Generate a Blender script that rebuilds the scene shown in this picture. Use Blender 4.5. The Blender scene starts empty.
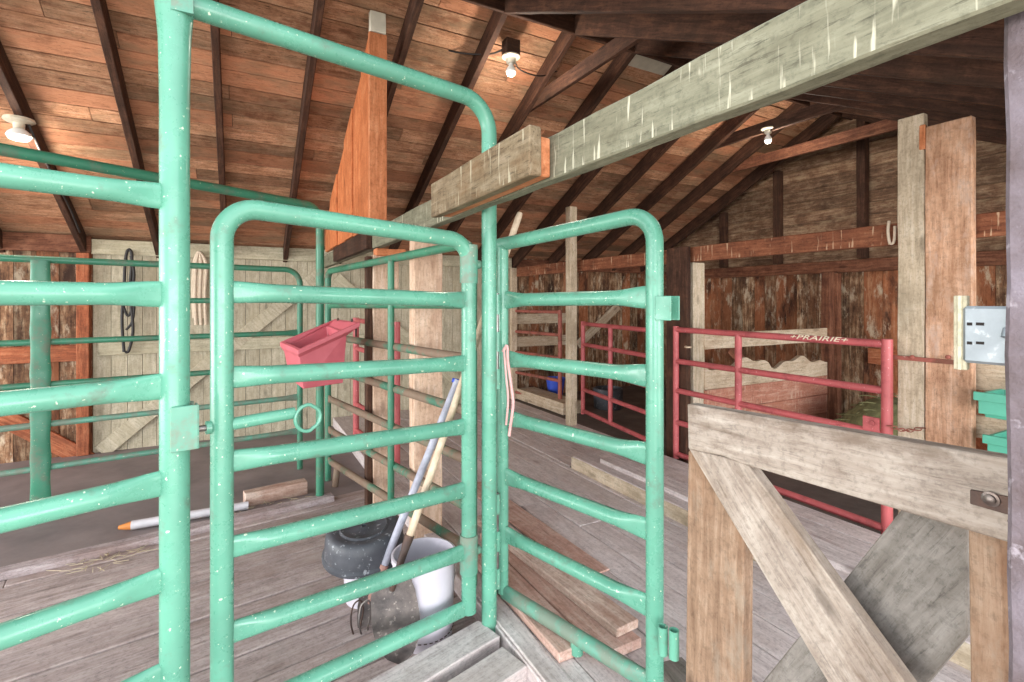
import bpy, bmesh, math, random
from mathutils import Vector, Matrix
random.seed(7)
PI = math.pi
C = bpy.context.scene.collection
scn = bpy.context.scene

# ------------------------------------------------------------------ camera, world, lights, exposure
CAMZ = 1.45
F = 500.0
HOR = 300.0
YAW = math.radians(28.5)
cd = bpy.data.cameras.new('camera'); cam = bpy.data.objects.new('camera', cd); C.objects.link(cam)
cam.location = (0, 0, CAMZ); cam.rotation_euler = (PI/2, 0, -YAW)
cd.sensor_width = 36; cd.lens = F/1024*36; cd.shift_y = -(341-HOR)/1024.0; cd.clip_start = 0.02
scn.camera = cam
vs = scn.view_settings
vs.view_transform = 'Standard'; vs.look = 'None'; vs.gamma = 1; vs.use_curve_mapping = False
vs.exposure = 0.55

w = bpy.data.worlds.new('sky'); scn.world = w; w.use_nodes = True
bg = w.node_tree.nodes['Background']; bg.inputs[0].default_value = (0.86, 0.93, 1.0, 1); bg.inputs[1].default_value = 2.2

def area(name, loc, target, sx, sy, energy, col=(1, 1, 1)):
    l = bpy.data.lights.new(name, 'AREA'); l.shape = 'RECTANGLE'; l.size = sx; l.size_y = sy
    l.energy = energy; l.color = col
    o = bpy.data.objects.new(name, l); C.objects.link(o); o.location = loc
    d = Vector(target)-Vector(loc); o.rotation_euler = d.to_track_quat('-Z', 'Y').to_euler()
    return o
area('daylight_open_front', (0.5, -4.6, 0.9), (1.5, 3, 1.6), 11, 2.6, 560, (1, 0.985, 0.96))
area('added_end_fill', (-8.5, 3.0, 0.9), (1.5, 3.6, 1.6), 8, 2.4, 620, (1, 0.985, 0.95))  # added fill lamp for the left pen; the open end is assumed

# ------------------------------------------------------------------ geometry helpers
def ray(px, py):
    rx = (px-512)/F; rz = (HOR-py)/F
    return Vector((math.cos(YAW)*rx+math.sin(YAW), -math.sin(YAW)*rx+math.cos(YAW), rz))
def PZ(px, py, Z):                       # world point at a given distance in front of the camera
    return Vector((0, 0, CAMZ))+ray(px, py)*Z
def PX(px, py, X):                       # ... on the upright plane x = X
    r = ray(px, py); return Vector((0, 0, CAMZ))+r*(X/r.x)
def PY(px, py, Y):
    r = ray(px, py); return Vector((0, 0, CAMZ))+r*(Y/r.y)
def PH(px, py, z):                       # ... on the level plane z
    r = ray(px, py); return Vector((0, 0, CAMZ))+r*((z-CAMZ)/r.z)

def thing(name, label, cat, loc=(0, 0, 0), group=None):
    o = bpy.data.objects.new(name, None); C.objects.link(o); o.location = loc
    o.empty_display_size = .1
    o['label'] = label; o['category'] = cat
    if group: o['group'] = group
    return o
def tag(o, label=None, cat=None, group=None, kind=None):
    if label: o['label'] = label
    if cat: o['category'] = cat
    if group: o['group'] = group
    if kind: o['kind'] = kind
    return o

def wloc(o):
    v = Vector((0, 0, 0))
    while o is not None:
        v += o.location; o = o.parent
    return v

class MB:
    """mesh builder in world coordinates; build() makes one object"""
    def __init__(s): s.bm = bmesh.new()
    def quad(s, *pts):
        s.bm.faces.new([s.bm.verts.new(p) for p in pts])
    def hexa(s, a):                     # 8 points: bottom 4, top 4
        v = [s.bm.verts.new(p) for p in a]
        for f in ((3, 2, 1, 0), (4, 5, 6, 7), (0, 1, 5, 4), (1, 2, 6, 5), (2, 3, 7, 6), (3, 0, 4, 7)):
            s.bm.faces.new([v[i] for i in f])
    def box(s, x0, x1, y0, y1, z0, z1):
        s.hexa([(x0, y0, z0), (x1, y0, z0), (x1, y1, z0), (x0, y1, z0), (x0, y0, z1), (x1, y0, z1), (x1, y1, z1), (x0, y1, z1)])
    def prism(s, poly, off):            # polygon (list of Vectors) extruded by vector off
        off = Vector(off)
        a = [s.bm.verts.new(p) for p in poly]; b = [s.bm.verts.new(Vector(p)+off) for p in poly]
        s.bm.faces.new(a[::-1]); s.bm.faces.new(b)
        n = len(a)
        for i in range(n): s.bm.faces.new((a[i], a[(i+1) % n], b[(i+1) % n], b[i]))
    def rings(s, rings, caps=True, closed=False):
        R = [[s.bm.verts.new(p) for p in r] for r in rings]
        n = len(R[0]); m = len(R)
        for i in range(m if closed else m-1):
            a = R[i]; b = R[(i+1) % m]
            for k in range(n): s.bm.faces.new((a[k], a[(k+1) % n], b[(k+1) % n], b[k]))
        if caps and not closed:
            s.bm.faces.new(R[0][::-1]); s.bm.faces.new(R[-1])
    def tube(s, pts, r, n=14, closed=False, caps=True):
        pts = [Vector(p) for p in pts]; m = len(pts); out = []
        prev = None
        for i, p in enumerate(pts):
            if closed: t = (pts[(i+1) % m]-pts[i-1]).normalized()
            else: t = (pts[min(i+1, m-1)]-pts[max(i-1, 0)]).normalized()
            if prev is None:
                u = t.cross(Vector((0, 0, 1)))
                if u.length < .1: u = t.cross(Vector((0, 1, 0)))
                u.normalize()
            else:
                u = (prev-t*prev.dot(t)).normalized()
            prev = u; v = t.cross(u)
            rr = r(i/(m-1)) if callable(r) else r
            out.append([p+(u*math.cos(2*PI*k/n)+v*math.sin(2*PI*k/n))*rr for k in range(n)])
        s.rings(out, caps, closed)
    def rail(s, p0, p1, r, fl=.13, tall=1.32, thin=.5, n=16, ends=(True, True), dent=True):
        """tube whose ends are crushed flat and tall where they meet the upright"""
        p0 = Vector(p0); p1 = Vector(p1); L = (p1-p0).length; t = (p1-p0)/L
        up = Vector((0, 0, 1)); up = (up-t*up.dot(t)).normalized(); sd = t.cross(up)
        st = []
        def fac(d):
            x = max(0., 1-d/fl); return x*x*(3-2*x)
        ds = [0, .015, .03, .05, .07, .09, .11, .14]
        ss = [d for d in ds]+[L*.3, L*.5, L*.7]+[L-d for d in reversed(ds)]
        for d in ss:
            f = 0
            if ends[0]: f = max(f, fac(d))
            if ends[1]: f = max(f, fac(L-d))
            a = r*(1+(tall-1)*f); b = r*(1-(1-thin)*f)
            c = p0+t*d
            st.append([c+up*(a*math.sin(2*PI*k/n))+sd*(b*math.cos(2*PI*k/n)*(1-.35*f*abs(math.cos(2*PI*k/n))**4*(1 if dent else 0))) for k in range(n)])
        s.rings(st)
    def lathe(s, prof, c, n=32, sx=1, sy=1, mat=None):
        c = Vector(c)
        out = []
        for (r, z) in prof:
            ring = []
            for k in range(n):
                v = Vector((r*math.cos(2*PI*k/n)*sx, r*math.sin(2*PI*k/n)*sy, z))
                if mat is not None: v = mat @ v
                ring.append(c+v)
            out.append(ring)
        s.rings(out, caps=True)
    def build(s, name, mat, parent=None, smooth=False, bevel=0, origin=None):
        bmesh.ops.recalc_face_normals(s.bm, faces=s.bm.faces)
        pl = wloc(parent) if parent else Vector((0, 0, 0))
        if origin is None:
            if parent: og = pl.copy()
            else:
                n = max(1, len(s.bm.verts)); cx = sum(v.co.x for v in s.bm.verts)/n; cy = sum(v.co.y for v in s.bm.verts)/n
                cz = min(v.co.z for v in s.bm.verts); og = Vector((cx, cy, cz))
        else: og = Vector(origin)
        for v in s.bm.verts: v.co -= og
        me = bpy.data.meshes.new(name); s.bm.to_mesh(me); s.bm.free()
        if smooth:
            for p in me.polygons: p.use_smooth = True
            try: me.set_sharp_from_angle(angle=math.radians(40))
            except Exception: pass
        me.materials.append(mat)
        o = bpy.data.objects.new(name, me); C.objects.link(o)
        if parent: o.parent = parent
        o.location = og-pl
        if bevel:
            b = o.modifiers.new('bevel', 'BEVEL'); b.width = bevel; b.segments = 1; b.limit_method = 'ANGLE'
        return o

def plank(name, p0, p1, w_, t_, up, mat, parent=None, bevel=.004, wob=.0025, center=True):
    """a board from p0 to p1 (centre line), w_ across along 'up', t_ thick; local X is the grain"""
    p0 = Vector(p0); p1 = Vector(p1); d = p1-p0; L = d.length; t = d/L
    up = Vector(up); up = (up-t*up.dot(t)).normalized(); sd = up.cross(t)   # x=t, y=sd, z=up
    bm = bmesh.new(); n = max(2, int(L/.18)); R = []
    for i in range(n+1):
        x = L*i/n; r = lambda: random.uniform(-wob, wob)
        R.append([bm.verts.new((x, -t_/2+r()*.5, -w_/2+r())), bm.verts.new((x, t_/2+r()*.5, -w_/2+r())),
                  bm.verts.new((x, t_/2+r()*.5, w_/2+r())), bm.verts.new((x, -t_/2+r()*.5, w_/2+r()))])
    for i in range(n):
        for k in range(4): bm.faces.new((R[i][k], R[i][(k+1) % 4], R[i+1][(k+1) % 4], R[i+1][k]))
    bm.faces.new(R[0][::-1]); bm.faces.new(R[-1])
    bmesh.ops.recalc_face_normals(bm, faces=bm.faces)
    me = bpy.data.meshes.new(name); bm.to_mesh(me); bm.free(); me.materials.append(mat)
    o = bpy.data.objects.new(name, me); C.objects.link(o)
    M = Matrix((t, sd, up)).transposed()
    o.rotation_euler = M.to_euler()
    pl = wloc(parent) if parent else Vector((0, 0, 0))
    if parent: o.parent = parent
    o.location = p0-pl
    if bevel:
        b = o.modifiers.new('bevel', 'BEVEL'); b.width = bevel; b.segments = 1; b.limit_method = 'ANGLE'
    return o

def bend(pts, r, n=8):
    """polyline with rounded corners"""
    pts = [Vector(p) for p in pts]; out = [pts[0]]
    for i in range(1, len(pts)-1):
        a, b, c = pts[i-1], pts[i], pts[i+1]
        u = (a-b).normalized(); v = (c-b).normalized(); ang = u.angle(v); d = r/math.tan(ang/2)
        p = b+u*d; q = b+v*d; ce = b+(u+v).normalized()*(r/math.sin(ang/2))
        for k in range(n+1):
            f = k/n; m = (p-ce).lerp(q-ce, f)
            th = f
            A = (p-ce).normalized(); B = (q-ce).normalized(); om = A.angle(B)
            m = (A*math.sin((1-th)*om)+B*math.sin(th*om))/math.sin(om)*r
            out.append(ce+m)
    out.append(pts[-1]); return out

# ------------------------------------------------------------------ materials
class NT:
    def __init__(s, name):
        s.m = bpy.data.materials.new(name); s.m.use_nodes = True; s.t = s.m.node_tree; s.N = s.t.nodes; s.L = s.t.links
        s.b = s.N['Principled BSDF']
    def n(s, ty, **k):
        x = s.N.new(ty)
        for a, b in k.items():
            if a.startswith('i_'): x.inputs[a[2:].replace('_', ' ')].default_value = b
            else: setattr(x, a, b)
        return x
    def l(s, a, b): s.L.new(a, b)
    def ramp(s, fac, stops):
        r = s.N.new('ShaderNodeValToRGB'); s.l(fac, r.inputs[0]); e = r.color_ramp.elements
        while len(e) < len(stops): e.new(.5)
        for q, (p, c) in zip(e, stops):
            q.position = p; q.color = (*c, 1) if len(c) == 3 else c
        return r.outputs[0]
    def mix(s, fac, a, b, mode='MIX'):
        x = s.N.new('ShaderNodeMix'); x.data_type = 'RGBA'; x.blend_type = mode
        for sock, v in ((x.inputs[0], fac), (x.inputs[6], a), (x.inputs[7], b)):
            if hasattr(v, 'links') or isinstance(v, bpy.types.NodeSocket): s.l(v, sock)
            elif isinstance(v, (int, float)): sock.default_value = v
            else: sock.default_value = (*v, 1)
        return x.outputs[2]
    def noise(s, vec, scale, detail=5, rough=.55, dist=0):
        x = s.n('ShaderNodeTexNoise'); x.inputs['Scale'].default_value = scale; x.inputs['Detail'].default_value = detail
        x.inputs['Roughness'].default_value = rough; x.inputs['Distortion'].default_value = dist
        s.l(vec, x.inputs['Vector']); return x.outputs[0]
    def math(s, op, a, b=None):
        x = s.n('ShaderNodeMath', operation=op)
        for i, v in ((0, a), (1, b)):
            if v is None: continue
            if isinstance(v, (int, float)): x.inputs[i].default_value = v
            else: s.l(v, x.inputs[i])
        return x.outputs[0]

def srgb(r, g, b):
    f = lambda c: (c/255/12.92) if c/255 <= .04045 else ((c/255+.055)/1.055)**2.4
    return (f(r), f(g), f(b))

def wood(name, dark, mid, light, grain='X', var=.35, rough=.8, stain=None, stain_amt=.5, stain2=None, drips=None, bump=.25, tint2=None, fine=1.0, crack=.55):
    """weathered wood; grain along the given local axis, every board of a mesh its own shift and tone"""
    m = NT(name)
    tc = m.n('ShaderNodeTexCoord'); geo = m.n('ShaderNodeNewGeometry'); oi = m.n('ShaderNodeObjectInfo')
    rnd = m.math('ADD', geo.outputs['Random Per Island'], oi.outputs['Random'])
    off = m.n('ShaderNodeCombineXYZ'); k = m.math('MULTIPLY', rnd, 37.0)
    m.l(k, off.inputs[0]); m.l(k, off.inputs[1]); m.l(k, off.inputs[2])
    add = m.n('ShaderNodeVectorMath', operation='ADD'); m.l(tc.outputs['Object'], add.inputs[0]); m.l(off.outputs[0], add.inputs[1])
    mp = m.n('ShaderNodeMapping'); sc = {'X': (2.4, 26, 26), 'Y': (26, 2.4, 26), 'Z': (26, 26, 2.4)}[grain]
    mp.inputs['Scale'].default_value = tuple(v*fine for v in sc); m.l(add.outputs[0], mp.inputs['Vector'])
    n1 = m.noise(mp.outputs[0], 1.6, 8, .62, .6)
    n2 = m.noise(mp.outputs[0], 5.0, 6, .75, .6)
    iso = m.noise(add.outputs[0], 7.0, 8, .7, .3)
    n1 = m.math('ADD', m.math('MULTIPLY', n1, .55), m.math('MULTIPLY', iso, .45))
    col = m.ramp(n1, [(.34, dark), (.5, mid), (.64, light)])
    sp = m.ramp(m.noise(add.outputs[0], 60, 4, .7), [(.36, (.62,)*3), (.5, (1, 1, 1))])
    col = m.mix(.6, col, m.mix(1.0, col, sp, 'MULTIPLY'))
    # thin dark checks and grain lines
    ck = m.ramp(n2, [(.36, (.05, .04, .03)), (.45, (1, 1, 1))])
    col = m.mix(crack, col, m.mix(1.0, col, ck, 'MULTIPLY'))
    # knots
    vo = m.n('ShaderNodeTexVoronoi'); vo.inputs['Scale'].default_value = 1.0
    mk = m.n('ShaderNodeMapping'); ks = {'X': (2.2, 6, 6), 'Y': (6, 2.2, 6), 'Z': (6, 6, 2.2)}[grain]
    mk.inputs['Scale'].default_value = ks; m.l(add.outputs[0], mk.inputs['Vector']); m.l(mk.outputs[0], vo.inputs['Vector'])
    kn = m.ramp(vo.outputs['Distance'], [(.07, (1, 1, 1)), (.14, (0, 0, 0))])
    col = m.mix(m.math('MULTIPLY', kn, .6), col, tuple(c*.45 for c in dark))
    if tint2 is not None:       # whole boards in a second wood colour
        f2 = m.ramp(geo.outputs['Random Per Island'], [(.45, (0, 0, 0)), (.75, (1, 1, 1))])
        col = m.mix(m.math('MULTIPLY', f2, .65), col, tint2)
        col = m.mix(.5, col, m.mix(1.0, col, ck, 'MULTIPLY'))
    if stain is not None:
        ms = m.n('ShaderNodeMapping'); ss = {'X': (1.2, 3, 3), 'Y': (3, 1.2, 3), 'Z': (3, 3, 1.2)}[grain]
        ms.inputs['Scale'].default_value = ss; m.l(add.outputs[0], ms.inputs['Vector'])
        s1 = m.noise(ms.outputs[0], 1.3, 7, .68)
        f = m.ramp(s1, [(.48, (0, 0, 0)), (.64, (1, 1, 1))])
        col = m.mix(m.math('MULTIPLY', f, stain_amt), col, stain)
        if stain2 is not None:
            s2 = m.noise(ms.outputs[0], 2.9, 7, .72)
            f = m.ramp(s2, [(.54, (0, 0, 0)), (.64, (1, 1, 1))])
            col = m.mix(m.math('MULTIPLY', f, stain_amt), col, stain2)
    if drips is not None:       # pale streaks of droppings running down the face
        md = m.n('ShaderNodeMapping'); md.inputs['Scale'].default_value = (42, 3, 4.5); m.l(tc.outputs['Object'], md.inputs['Vector'])
        d1 = m.noise(md.outputs[0], 1.0, 3, .6)
        f = m.ramp(d1, [(.60, (0, 0, 0)), (.66, (1, 1, 1))])
        sx = m.n('ShaderNodeSeparateXYZ'); m.l(geo.outputs['True Normal'], sx.inputs[0])
        f = m.math('MULTIPLY', f, m.math('LESS_THAN', m.math('ABSOLUTE', sx.outputs[2]), .5))
        col = m.mix(m.math('MULTIPLY', f, .75), col, drips)
    # board to board tone
    tone = m.n('ShaderNodeMapRange'); m.l(m.math('FRACT', m.math('MULTIPLY', rnd, 7.31)), tone.inputs[0])
    tone.inputs[3].default_value = 1-var; tone.inputs[4].default_value = 1+var*.6
    hs = m.n('ShaderNodeHueSaturation'); m.l(tone.outputs[0], hs.inputs['Value']); m.l(col, hs.inputs['Color'])
    m.l(hs.outputs[0], m.b.inputs['Base Color']); m.b.inputs['Roughness'].default_value = rough
    m.b.inputs['Specular IOR Level'].default_value = .25
    bp = m.n('ShaderNodeBump'); bp.inputs['Strength'].default_value = bump; bp.inputs['Distance'].default_value = .01
    m.l(m.math('ADD', n1, n2), bp.inputs['Height']); m.l(bp.outputs[0], m.b.inputs['Normal'])
    return m.m

def paint(name, base, rough=.2, chip=(.6, .6, .5), chip_amt=.8, dirt=(.12, .09, .07), dirt_lo=.58, rust=None, rust_lo=.5, tone=.18):
    m = NT(name); tc = m.n('ShaderNodeTexCoord'); v = tc.outputs['Object']
    n = m.noise(v, 3.0, 5, .6)
    col = m.ramp(n, [(.3, tuple(c*(1-tone) for c in base)), (.7, tuple(min(1, c*(1+tone)) for c in base))])
    c1 = m.noise(v, 75, 3, .5)
    f = m.ramp(c1, [(.685, (0, 0, 0)), (.71, (1, 1, 1))])
    col = m.mix(m.math('MULTIPLY', f, chip_amt), col, chip)
    d1 = m.noise(v, 9, 7, .7)
    f = m.ramp(d1, [(dirt_lo, (0, 0, 0)), (dirt_lo+.14, (1, 1, 1))])
    col = m.mix(m.math('MULTIPLY', f, .55), col, dirt)
    if rust is not None:
        r1 = m.noise(v, 4.5, 8, .7)
        f = m.ramp(r1, [(rust_lo, (0, 0, 0)), (rust_lo+.1, (1, 1, 1))])
        col = m.mix(m.math('MULTIPLY', f, .85), col, rust)
    m.l(col, m.b.inputs['Base Color'])
    rr = m.ramp(d1, [(.4, (rough,)*3), (.7, (rough+.35,)*3)]); m.l(rr, m.b.inputs['Roughness'])
    bp = m.n('ShaderNodeBump'); bp.inputs['Strength'].default_value = .12; bp.inputs['Distance'].default_value = .004
    m.l(m.noise(v, 30, 4, .6), bp.inputs['Height']); m.l(bp.outputs[0], m.b.inputs['Normal'])
    return m.m

def plain(name, col, rough=.6, metal=0, var=.2, scale=6, col2=None, spots=None, bump=.1):
    m = NT(name); tc = m.n('ShaderNodeTexCoord'); v = tc.outputs['Object']
    n = m.noise(v, scale, 6, .62)
    c2 = col2 or tuple(c*(1-var) for c in col)
    c = m.ramp(n, [(.35, c2), (.65, col)])
    if spots is not None:
        f = m.ramp(m.noise(v, scale*5, 4, .6), [(.6, (0, 0, 0)), (.68, (1, 1, 1))]); c = m.mix(f, c, spots)
    m.l(c, m.b.inputs['Base Color']); m.b.inputs['Roughness'].default_value = rough; m.b.inputs['Metallic'].default_value = metal
    bp = m.n('ShaderNodeBump'); bp.inputs['Strength'].default_value = bump; bp.inputs['Distance'].default_value = .01
    m.l(m.noise(v, scale*4, 5, .6), bp.inputs['Height']); m.l(bp.outputs[0], m.b.inputs['Normal'])
    return m.m

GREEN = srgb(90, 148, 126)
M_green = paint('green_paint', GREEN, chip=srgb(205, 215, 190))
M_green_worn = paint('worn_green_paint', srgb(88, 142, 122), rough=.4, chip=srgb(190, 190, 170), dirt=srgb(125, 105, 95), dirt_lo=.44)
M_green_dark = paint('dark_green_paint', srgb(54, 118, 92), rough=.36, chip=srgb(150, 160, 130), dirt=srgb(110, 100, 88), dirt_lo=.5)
M_green_rust = paint('rusted_green_paint', srgb(62, 112, 90), rough=.6, rust=srgb(128, 100, 84), rust_lo=.40, dirt=srgb(100, 80, 70), dirt_lo=.5)
M_red = paint('red_paint', srgb(176, 84, 86), rough=.4, chip=srgb(215, 160, 160), dirt=srgb(120, 55, 55), dirt_lo=.52)
M_redbrown = paint('red_brown_paint', srgb(150, 82, 70), rough=.6, rust=srgb(110, 70, 55), rust_lo=.5)
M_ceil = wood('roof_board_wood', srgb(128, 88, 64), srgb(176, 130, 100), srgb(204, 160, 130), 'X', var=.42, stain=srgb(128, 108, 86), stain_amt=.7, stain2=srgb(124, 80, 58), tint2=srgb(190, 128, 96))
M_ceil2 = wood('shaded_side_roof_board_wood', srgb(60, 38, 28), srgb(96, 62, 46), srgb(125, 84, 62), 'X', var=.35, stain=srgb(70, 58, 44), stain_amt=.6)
M_rafter = wood('rafter_wood', srgb(44, 28, 21), srgb(70, 46, 35), srgb(98, 66, 50), 'X', var=.15, stain=srgb(60, 46, 36), stain_amt=.4)
M_pale = wood('pale_wall_board', srgb(150, 142, 122), srgb(182, 172, 150), srgb(203, 194, 172), 'Z', var=.10, stain=srgb(170, 158, 132), stain_amt=.5, stain2=srgb(150, 140, 118), bump=.12, crack=.25)
M_paleX = wood('pale_wall_rail', srgb(150, 144, 122), srgb(184, 176, 152), srgb(204, 196, 172), 'X', var=.10, stain=srgb(168, 156, 130), stain_amt=.4, bump=.12, crack=.25)
M_rough = wood('rough_stall_board', srgb(60, 36, 26), srgb(134, 98, 72), srgb(198, 170, 138), 'Z', var=.4, stain=srgb(44, 27, 22), stain_amt=.9, stain2=srgb(190, 172, 148), fine=.6, tint2=srgb(158, 92, 58))
M_gable = wood('gable_siding', srgb(84, 60, 46), srgb(128, 98, 76), srgb(172, 146, 120), 'Y', var=.3, stain=srgb(62, 42, 32), stain_amt=.6, stain2=srgb(160, 138, 112))
M_orange = wood('reddish_timber', srgb(110, 58, 38), srgb(160, 92, 62), srgb(186, 122, 88), 'X', var=.15, stain=srgb(96, 56, 40), stain_amt=.6)
M_brownb = wood('brown_girt', srgb(74, 42, 30), srgb(118, 74, 54), srgb(150, 104, 80), 'X', var=.15, stain=srgb(66, 40, 30), stain_amt=.5)
M_stud = wood('fresh_orange_stud', srgb(150, 86, 52), srgb(192, 120, 80), srgb(212, 146, 106), 'X', var=.15, bump=.1, crack=.25)
M_studZ = wood('fresh_orange_cladding', srgb(150, 82, 46), srgb(192, 112, 68), srgb(212, 140, 94), 'Z', var=.15, bump=.1, crack=.25)
M_loft = wood('brown_loft_beam', srgb(88, 50, 36), srgb(132, 80, 56), srgb(160, 108, 80), 'X', var=.1, stain=srgb(96, 58, 42), stain_amt=.5, drips=srgb(200, 170, 140))
M_post = wood('tan_post', srgb(176, 142, 118), srgb(206, 176, 152), srgb(222, 198, 178), 'X', var=.08, stain=srgb(150, 112, 92), stain_amt=.45, bump=.15, crack=.3)
M_postg = wood('grey_tan_post', srgb(154, 138, 116), srgb(194, 176, 152), srgb(214, 200, 180), 'X', var=.08, stain=srgb(130, 118, 98), stain_amt=.5, bump=.15, crack=.35)
M_postb = wood('brown_post', srgb(158, 114, 88), srgb(204, 160, 130), srgb(226, 190, 166), 'X', var=.08, stain=srgb(128, 92, 66), stain_amt=.6, stain2=srgb(196, 172, 158), bump=.15, crack=.35)
M_beam = wood('grey_green_beam', srgb(90, 88, 72), srgb(120, 117, 98), srgb(140, 137, 117), 'X', var=.04, stain=srgb(108, 101, 82), stain_amt=.4, drips=srgb(196, 190, 168), bump=.22)
M_scab = wood('weathered_scab_wood', srgb(88, 72, 54), srgb(124, 107, 84), srgb(150, 134, 112), 'X', var=.04, stain=srgb(116, 84, 54), stain_amt=.6, drips=srgb(180, 170, 146), bump=.25)
M_gatew = wood('weathered_gate_board', srgb(122, 106, 95), srgb(158, 144, 132), srgb(182, 169, 157), 'X', var=.04, stain=srgb(134, 112, 92), stain_amt=.55, stain2=srgb(108, 90, 76), bump=.2, crack=.3)
M_gateb = wood('brown_gate_upright', srgb(112, 86, 68), srgb(148, 120, 98), srgb(174, 148, 126), 'X', var=.04, stain=srgb(134, 92, 64), stain_amt=.55, stain2=srgb(150, 136, 120), bump=.2, crack=.3)
M_greyb = wood('grey_brace_board', srgb(98, 91, 84), srgb(128, 121, 114), srgb(150, 143, 136), 'X', var=.04, stain=srgb(104, 94, 84), stain_amt=.5, bump=.25, crack=.35)
M_deck = wood('deck_board', srgb(176, 162, 160), srgb(206, 194, 192), srgb(224, 214, 212), 'Y', var=.07, stain=srgb(186, 166, 158), stain_amt=.35, stain2=srgb(222, 214, 214), bump=.15, crack=.3)
M_deckl = wood('left_deck_board', srgb(142, 128, 124), srgb(180, 164, 160), srgb(202, 188, 184), 'X', var=.12, stain=srgb(140, 120, 112), stain_amt=.5, stain2=srgb(180, 168, 162), bump=.22, crack=.35)
M_deckl2 = wood('kerb_wood', srgb(132, 118, 116), srgb(172, 158, 158), srgb(200, 188, 186), 'X', var=.05, stain=srgb(140, 112, 102), stain_amt=.5, bump=.4)
M_plank = wood('loose_plank_wood', srgb(160, 132, 118), srgb(198, 174, 160), srgb(220, 202, 188), 'X', var=.12, stain=srgb(150, 102, 82), stain_amt=.5, bump=.15, crack=.35)
M_redplank = wood('reddish_loose_plank', srgb(168, 132, 118), srgb(200, 164, 150), srgb(216, 190, 178), 'X', var=.06, stain=srgb(180, 124, 106), stain_amt=.5, bump=.15, crack=.3)
M_greyplank = wood('grey_loose_plank', srgb(166, 152, 150), srgb(202, 190, 188), srgb(222, 212, 210), 'X', var=.05, stain=srgb(150, 136, 126), stain_amt=.4, bump=.2, crack=.35)
M_ply = wood('stall_partition_board', srgb(160, 102, 84), srgb(180, 124, 104), srgb(200, 160, 140), 'X', var=.1, stain=srgb(160, 100, 78), stain_amt=.5, drips=srgb(200, 170, 150))
M_palep = wood('pale_partition_plank', srgb(160, 138, 114), srgb(196, 176, 152), srgb(216, 200, 178), 'X', var=.08, stain=srgb(160, 130, 104), stain_amt=.4)
M_jamb = plain('purple_grey_jamb', srgb(120, 110, 118), .85, scale=7, col2=srgb(84, 70, 70), spots=srgb(140, 130, 136), bump=.8)
M_mat = plain('dark_mat_floor', srgb(140, 128, 126), .7, scale=2.2, col2=srgb(114, 104, 104), bump=.15)
M_stallf = plain('stall_floor_dirt', srgb(108, 94, 88), .9, scale=3, col2=srgb(78, 66, 60), bump=.5)
M_ground = plain('bare_ground', srgb(170, 158, 140), .95, scale=3, bump=.5)
M_rubber = plain('black_rubber', srgb(76, 78, 84), .5, scale=9, col2=srgb(56, 58, 64), spots=srgb(135, 137, 142))
M_white = plain('white_plastic', srgb(208, 202, 212), .35, scale=4, col2=srgb(194, 188, 198), bump=.02)
M_whitein = plain('inside_of_bucket', srgb(196, 196, 202), .5, scale=6, bump=.02)
M_feed = plain('red_plastic', srgb(196, 100, 110), .45, scale=5, col2=srgb(184, 88, 98), bump=.05)
M_teal = plain('teal_plastic', srgb(84, 172, 146), .4, scale=5, bump=.03)
M_blue = plain('blue_plastic', srgb(60, 90, 205), .45, scale=5, bump=.03)
M_porc = plain('porcelain', srgb(225, 218, 200), .35, scale=8, col2=srgb(170, 156, 132), bump=.05)
M_bulb = plain('bulb_glass', srgb(240, 240, 236), .1, scale=5, var=.05, bump=0)
M_steel = plain('dull_steel', srgb(150, 148, 146), .38, metal=.8, scale=12, col2=srgb(96, 84, 78), bump=.1)
M_galv = plain('galvanised_steel', srgb(132, 138, 142), .45, metal=.35, scale=12, col2=srgb(112, 118, 122), spots=srgb(146, 150, 152), bump=.05)
M_iron = plain('dark_iron', srgb(58, 50, 50), .6, metal=.4, scale=12, col2=srgb(84, 62, 52), bump=.3)
M_blade = plain('worn_blade', srgb(112, 102, 98), .6, metal=.2, scale=10, col2=srgb(66, 60, 60), spots=srgb(140, 130, 124), bump=.3)
M_black = plain('black_strap', srgb(34, 30, 30), .6, scale=10)
M_ropew = plain('pale_rope', srgb(216, 198, 176), .9, scale=30, bump=.5)
M_twine = plain('pink_twine', srgb(226, 176, 172), .9, scale=30, bump=.5)
M_handleb = plain('blue_grey_handle', srgb(172, 174, 188), .6, scale=14, col2=srgb(140, 138, 150), bump=.1)
M_handlew = plain('worn_wood_handle', srgb(204, 184, 160), .6, scale=14, col2=srgb(170, 148, 124), bump=.1)
M_handler = plain('rusty_socket', srgb(168, 128, 116), .7, scale=14, bump=.2)
M_hay = plain('hay', srgb(120, 118, 80), .95, scale=20, col2=srgb(86, 84, 56))
M_straw = plain('straw', srgb(200, 184, 156), .9, scale=20)
M_letter = plain('cream_letter_paint', srgb(238, 226, 200), .6, bump=0)
M_orangep = plain('orange_tip', srgb(206, 128, 60), .6)
M_pvc = plain('grey_white_pipe', srgb(206, 202, 206), .5, scale=8)
M_whitew = plain('whitewashed_wood', srgb(206, 200, 184), .8, scale=10, bump=.2)
M_wire = plain('black_cable', srgb(32, 24, 22), .6)
M_litwood = plain('lit_edge_wood', srgb(226, 204, 172), .8, scale=20, bump=.15)  # light on board edges put into a cream colour

M_dark = plain('dark_backing', srgb(30, 22, 18), .9, bump=0)
# ------------------------------------------------------------------ the setting
EY = 6.5; ER = 3.2; GX = 6.2
def roof(Y): return CAMZ+.62+.5*(EY-Y) if Y > ER else CAMZ+.62+.5*(EY-ER)-.5*(ER-Y)
LFZ = -.10

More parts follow.
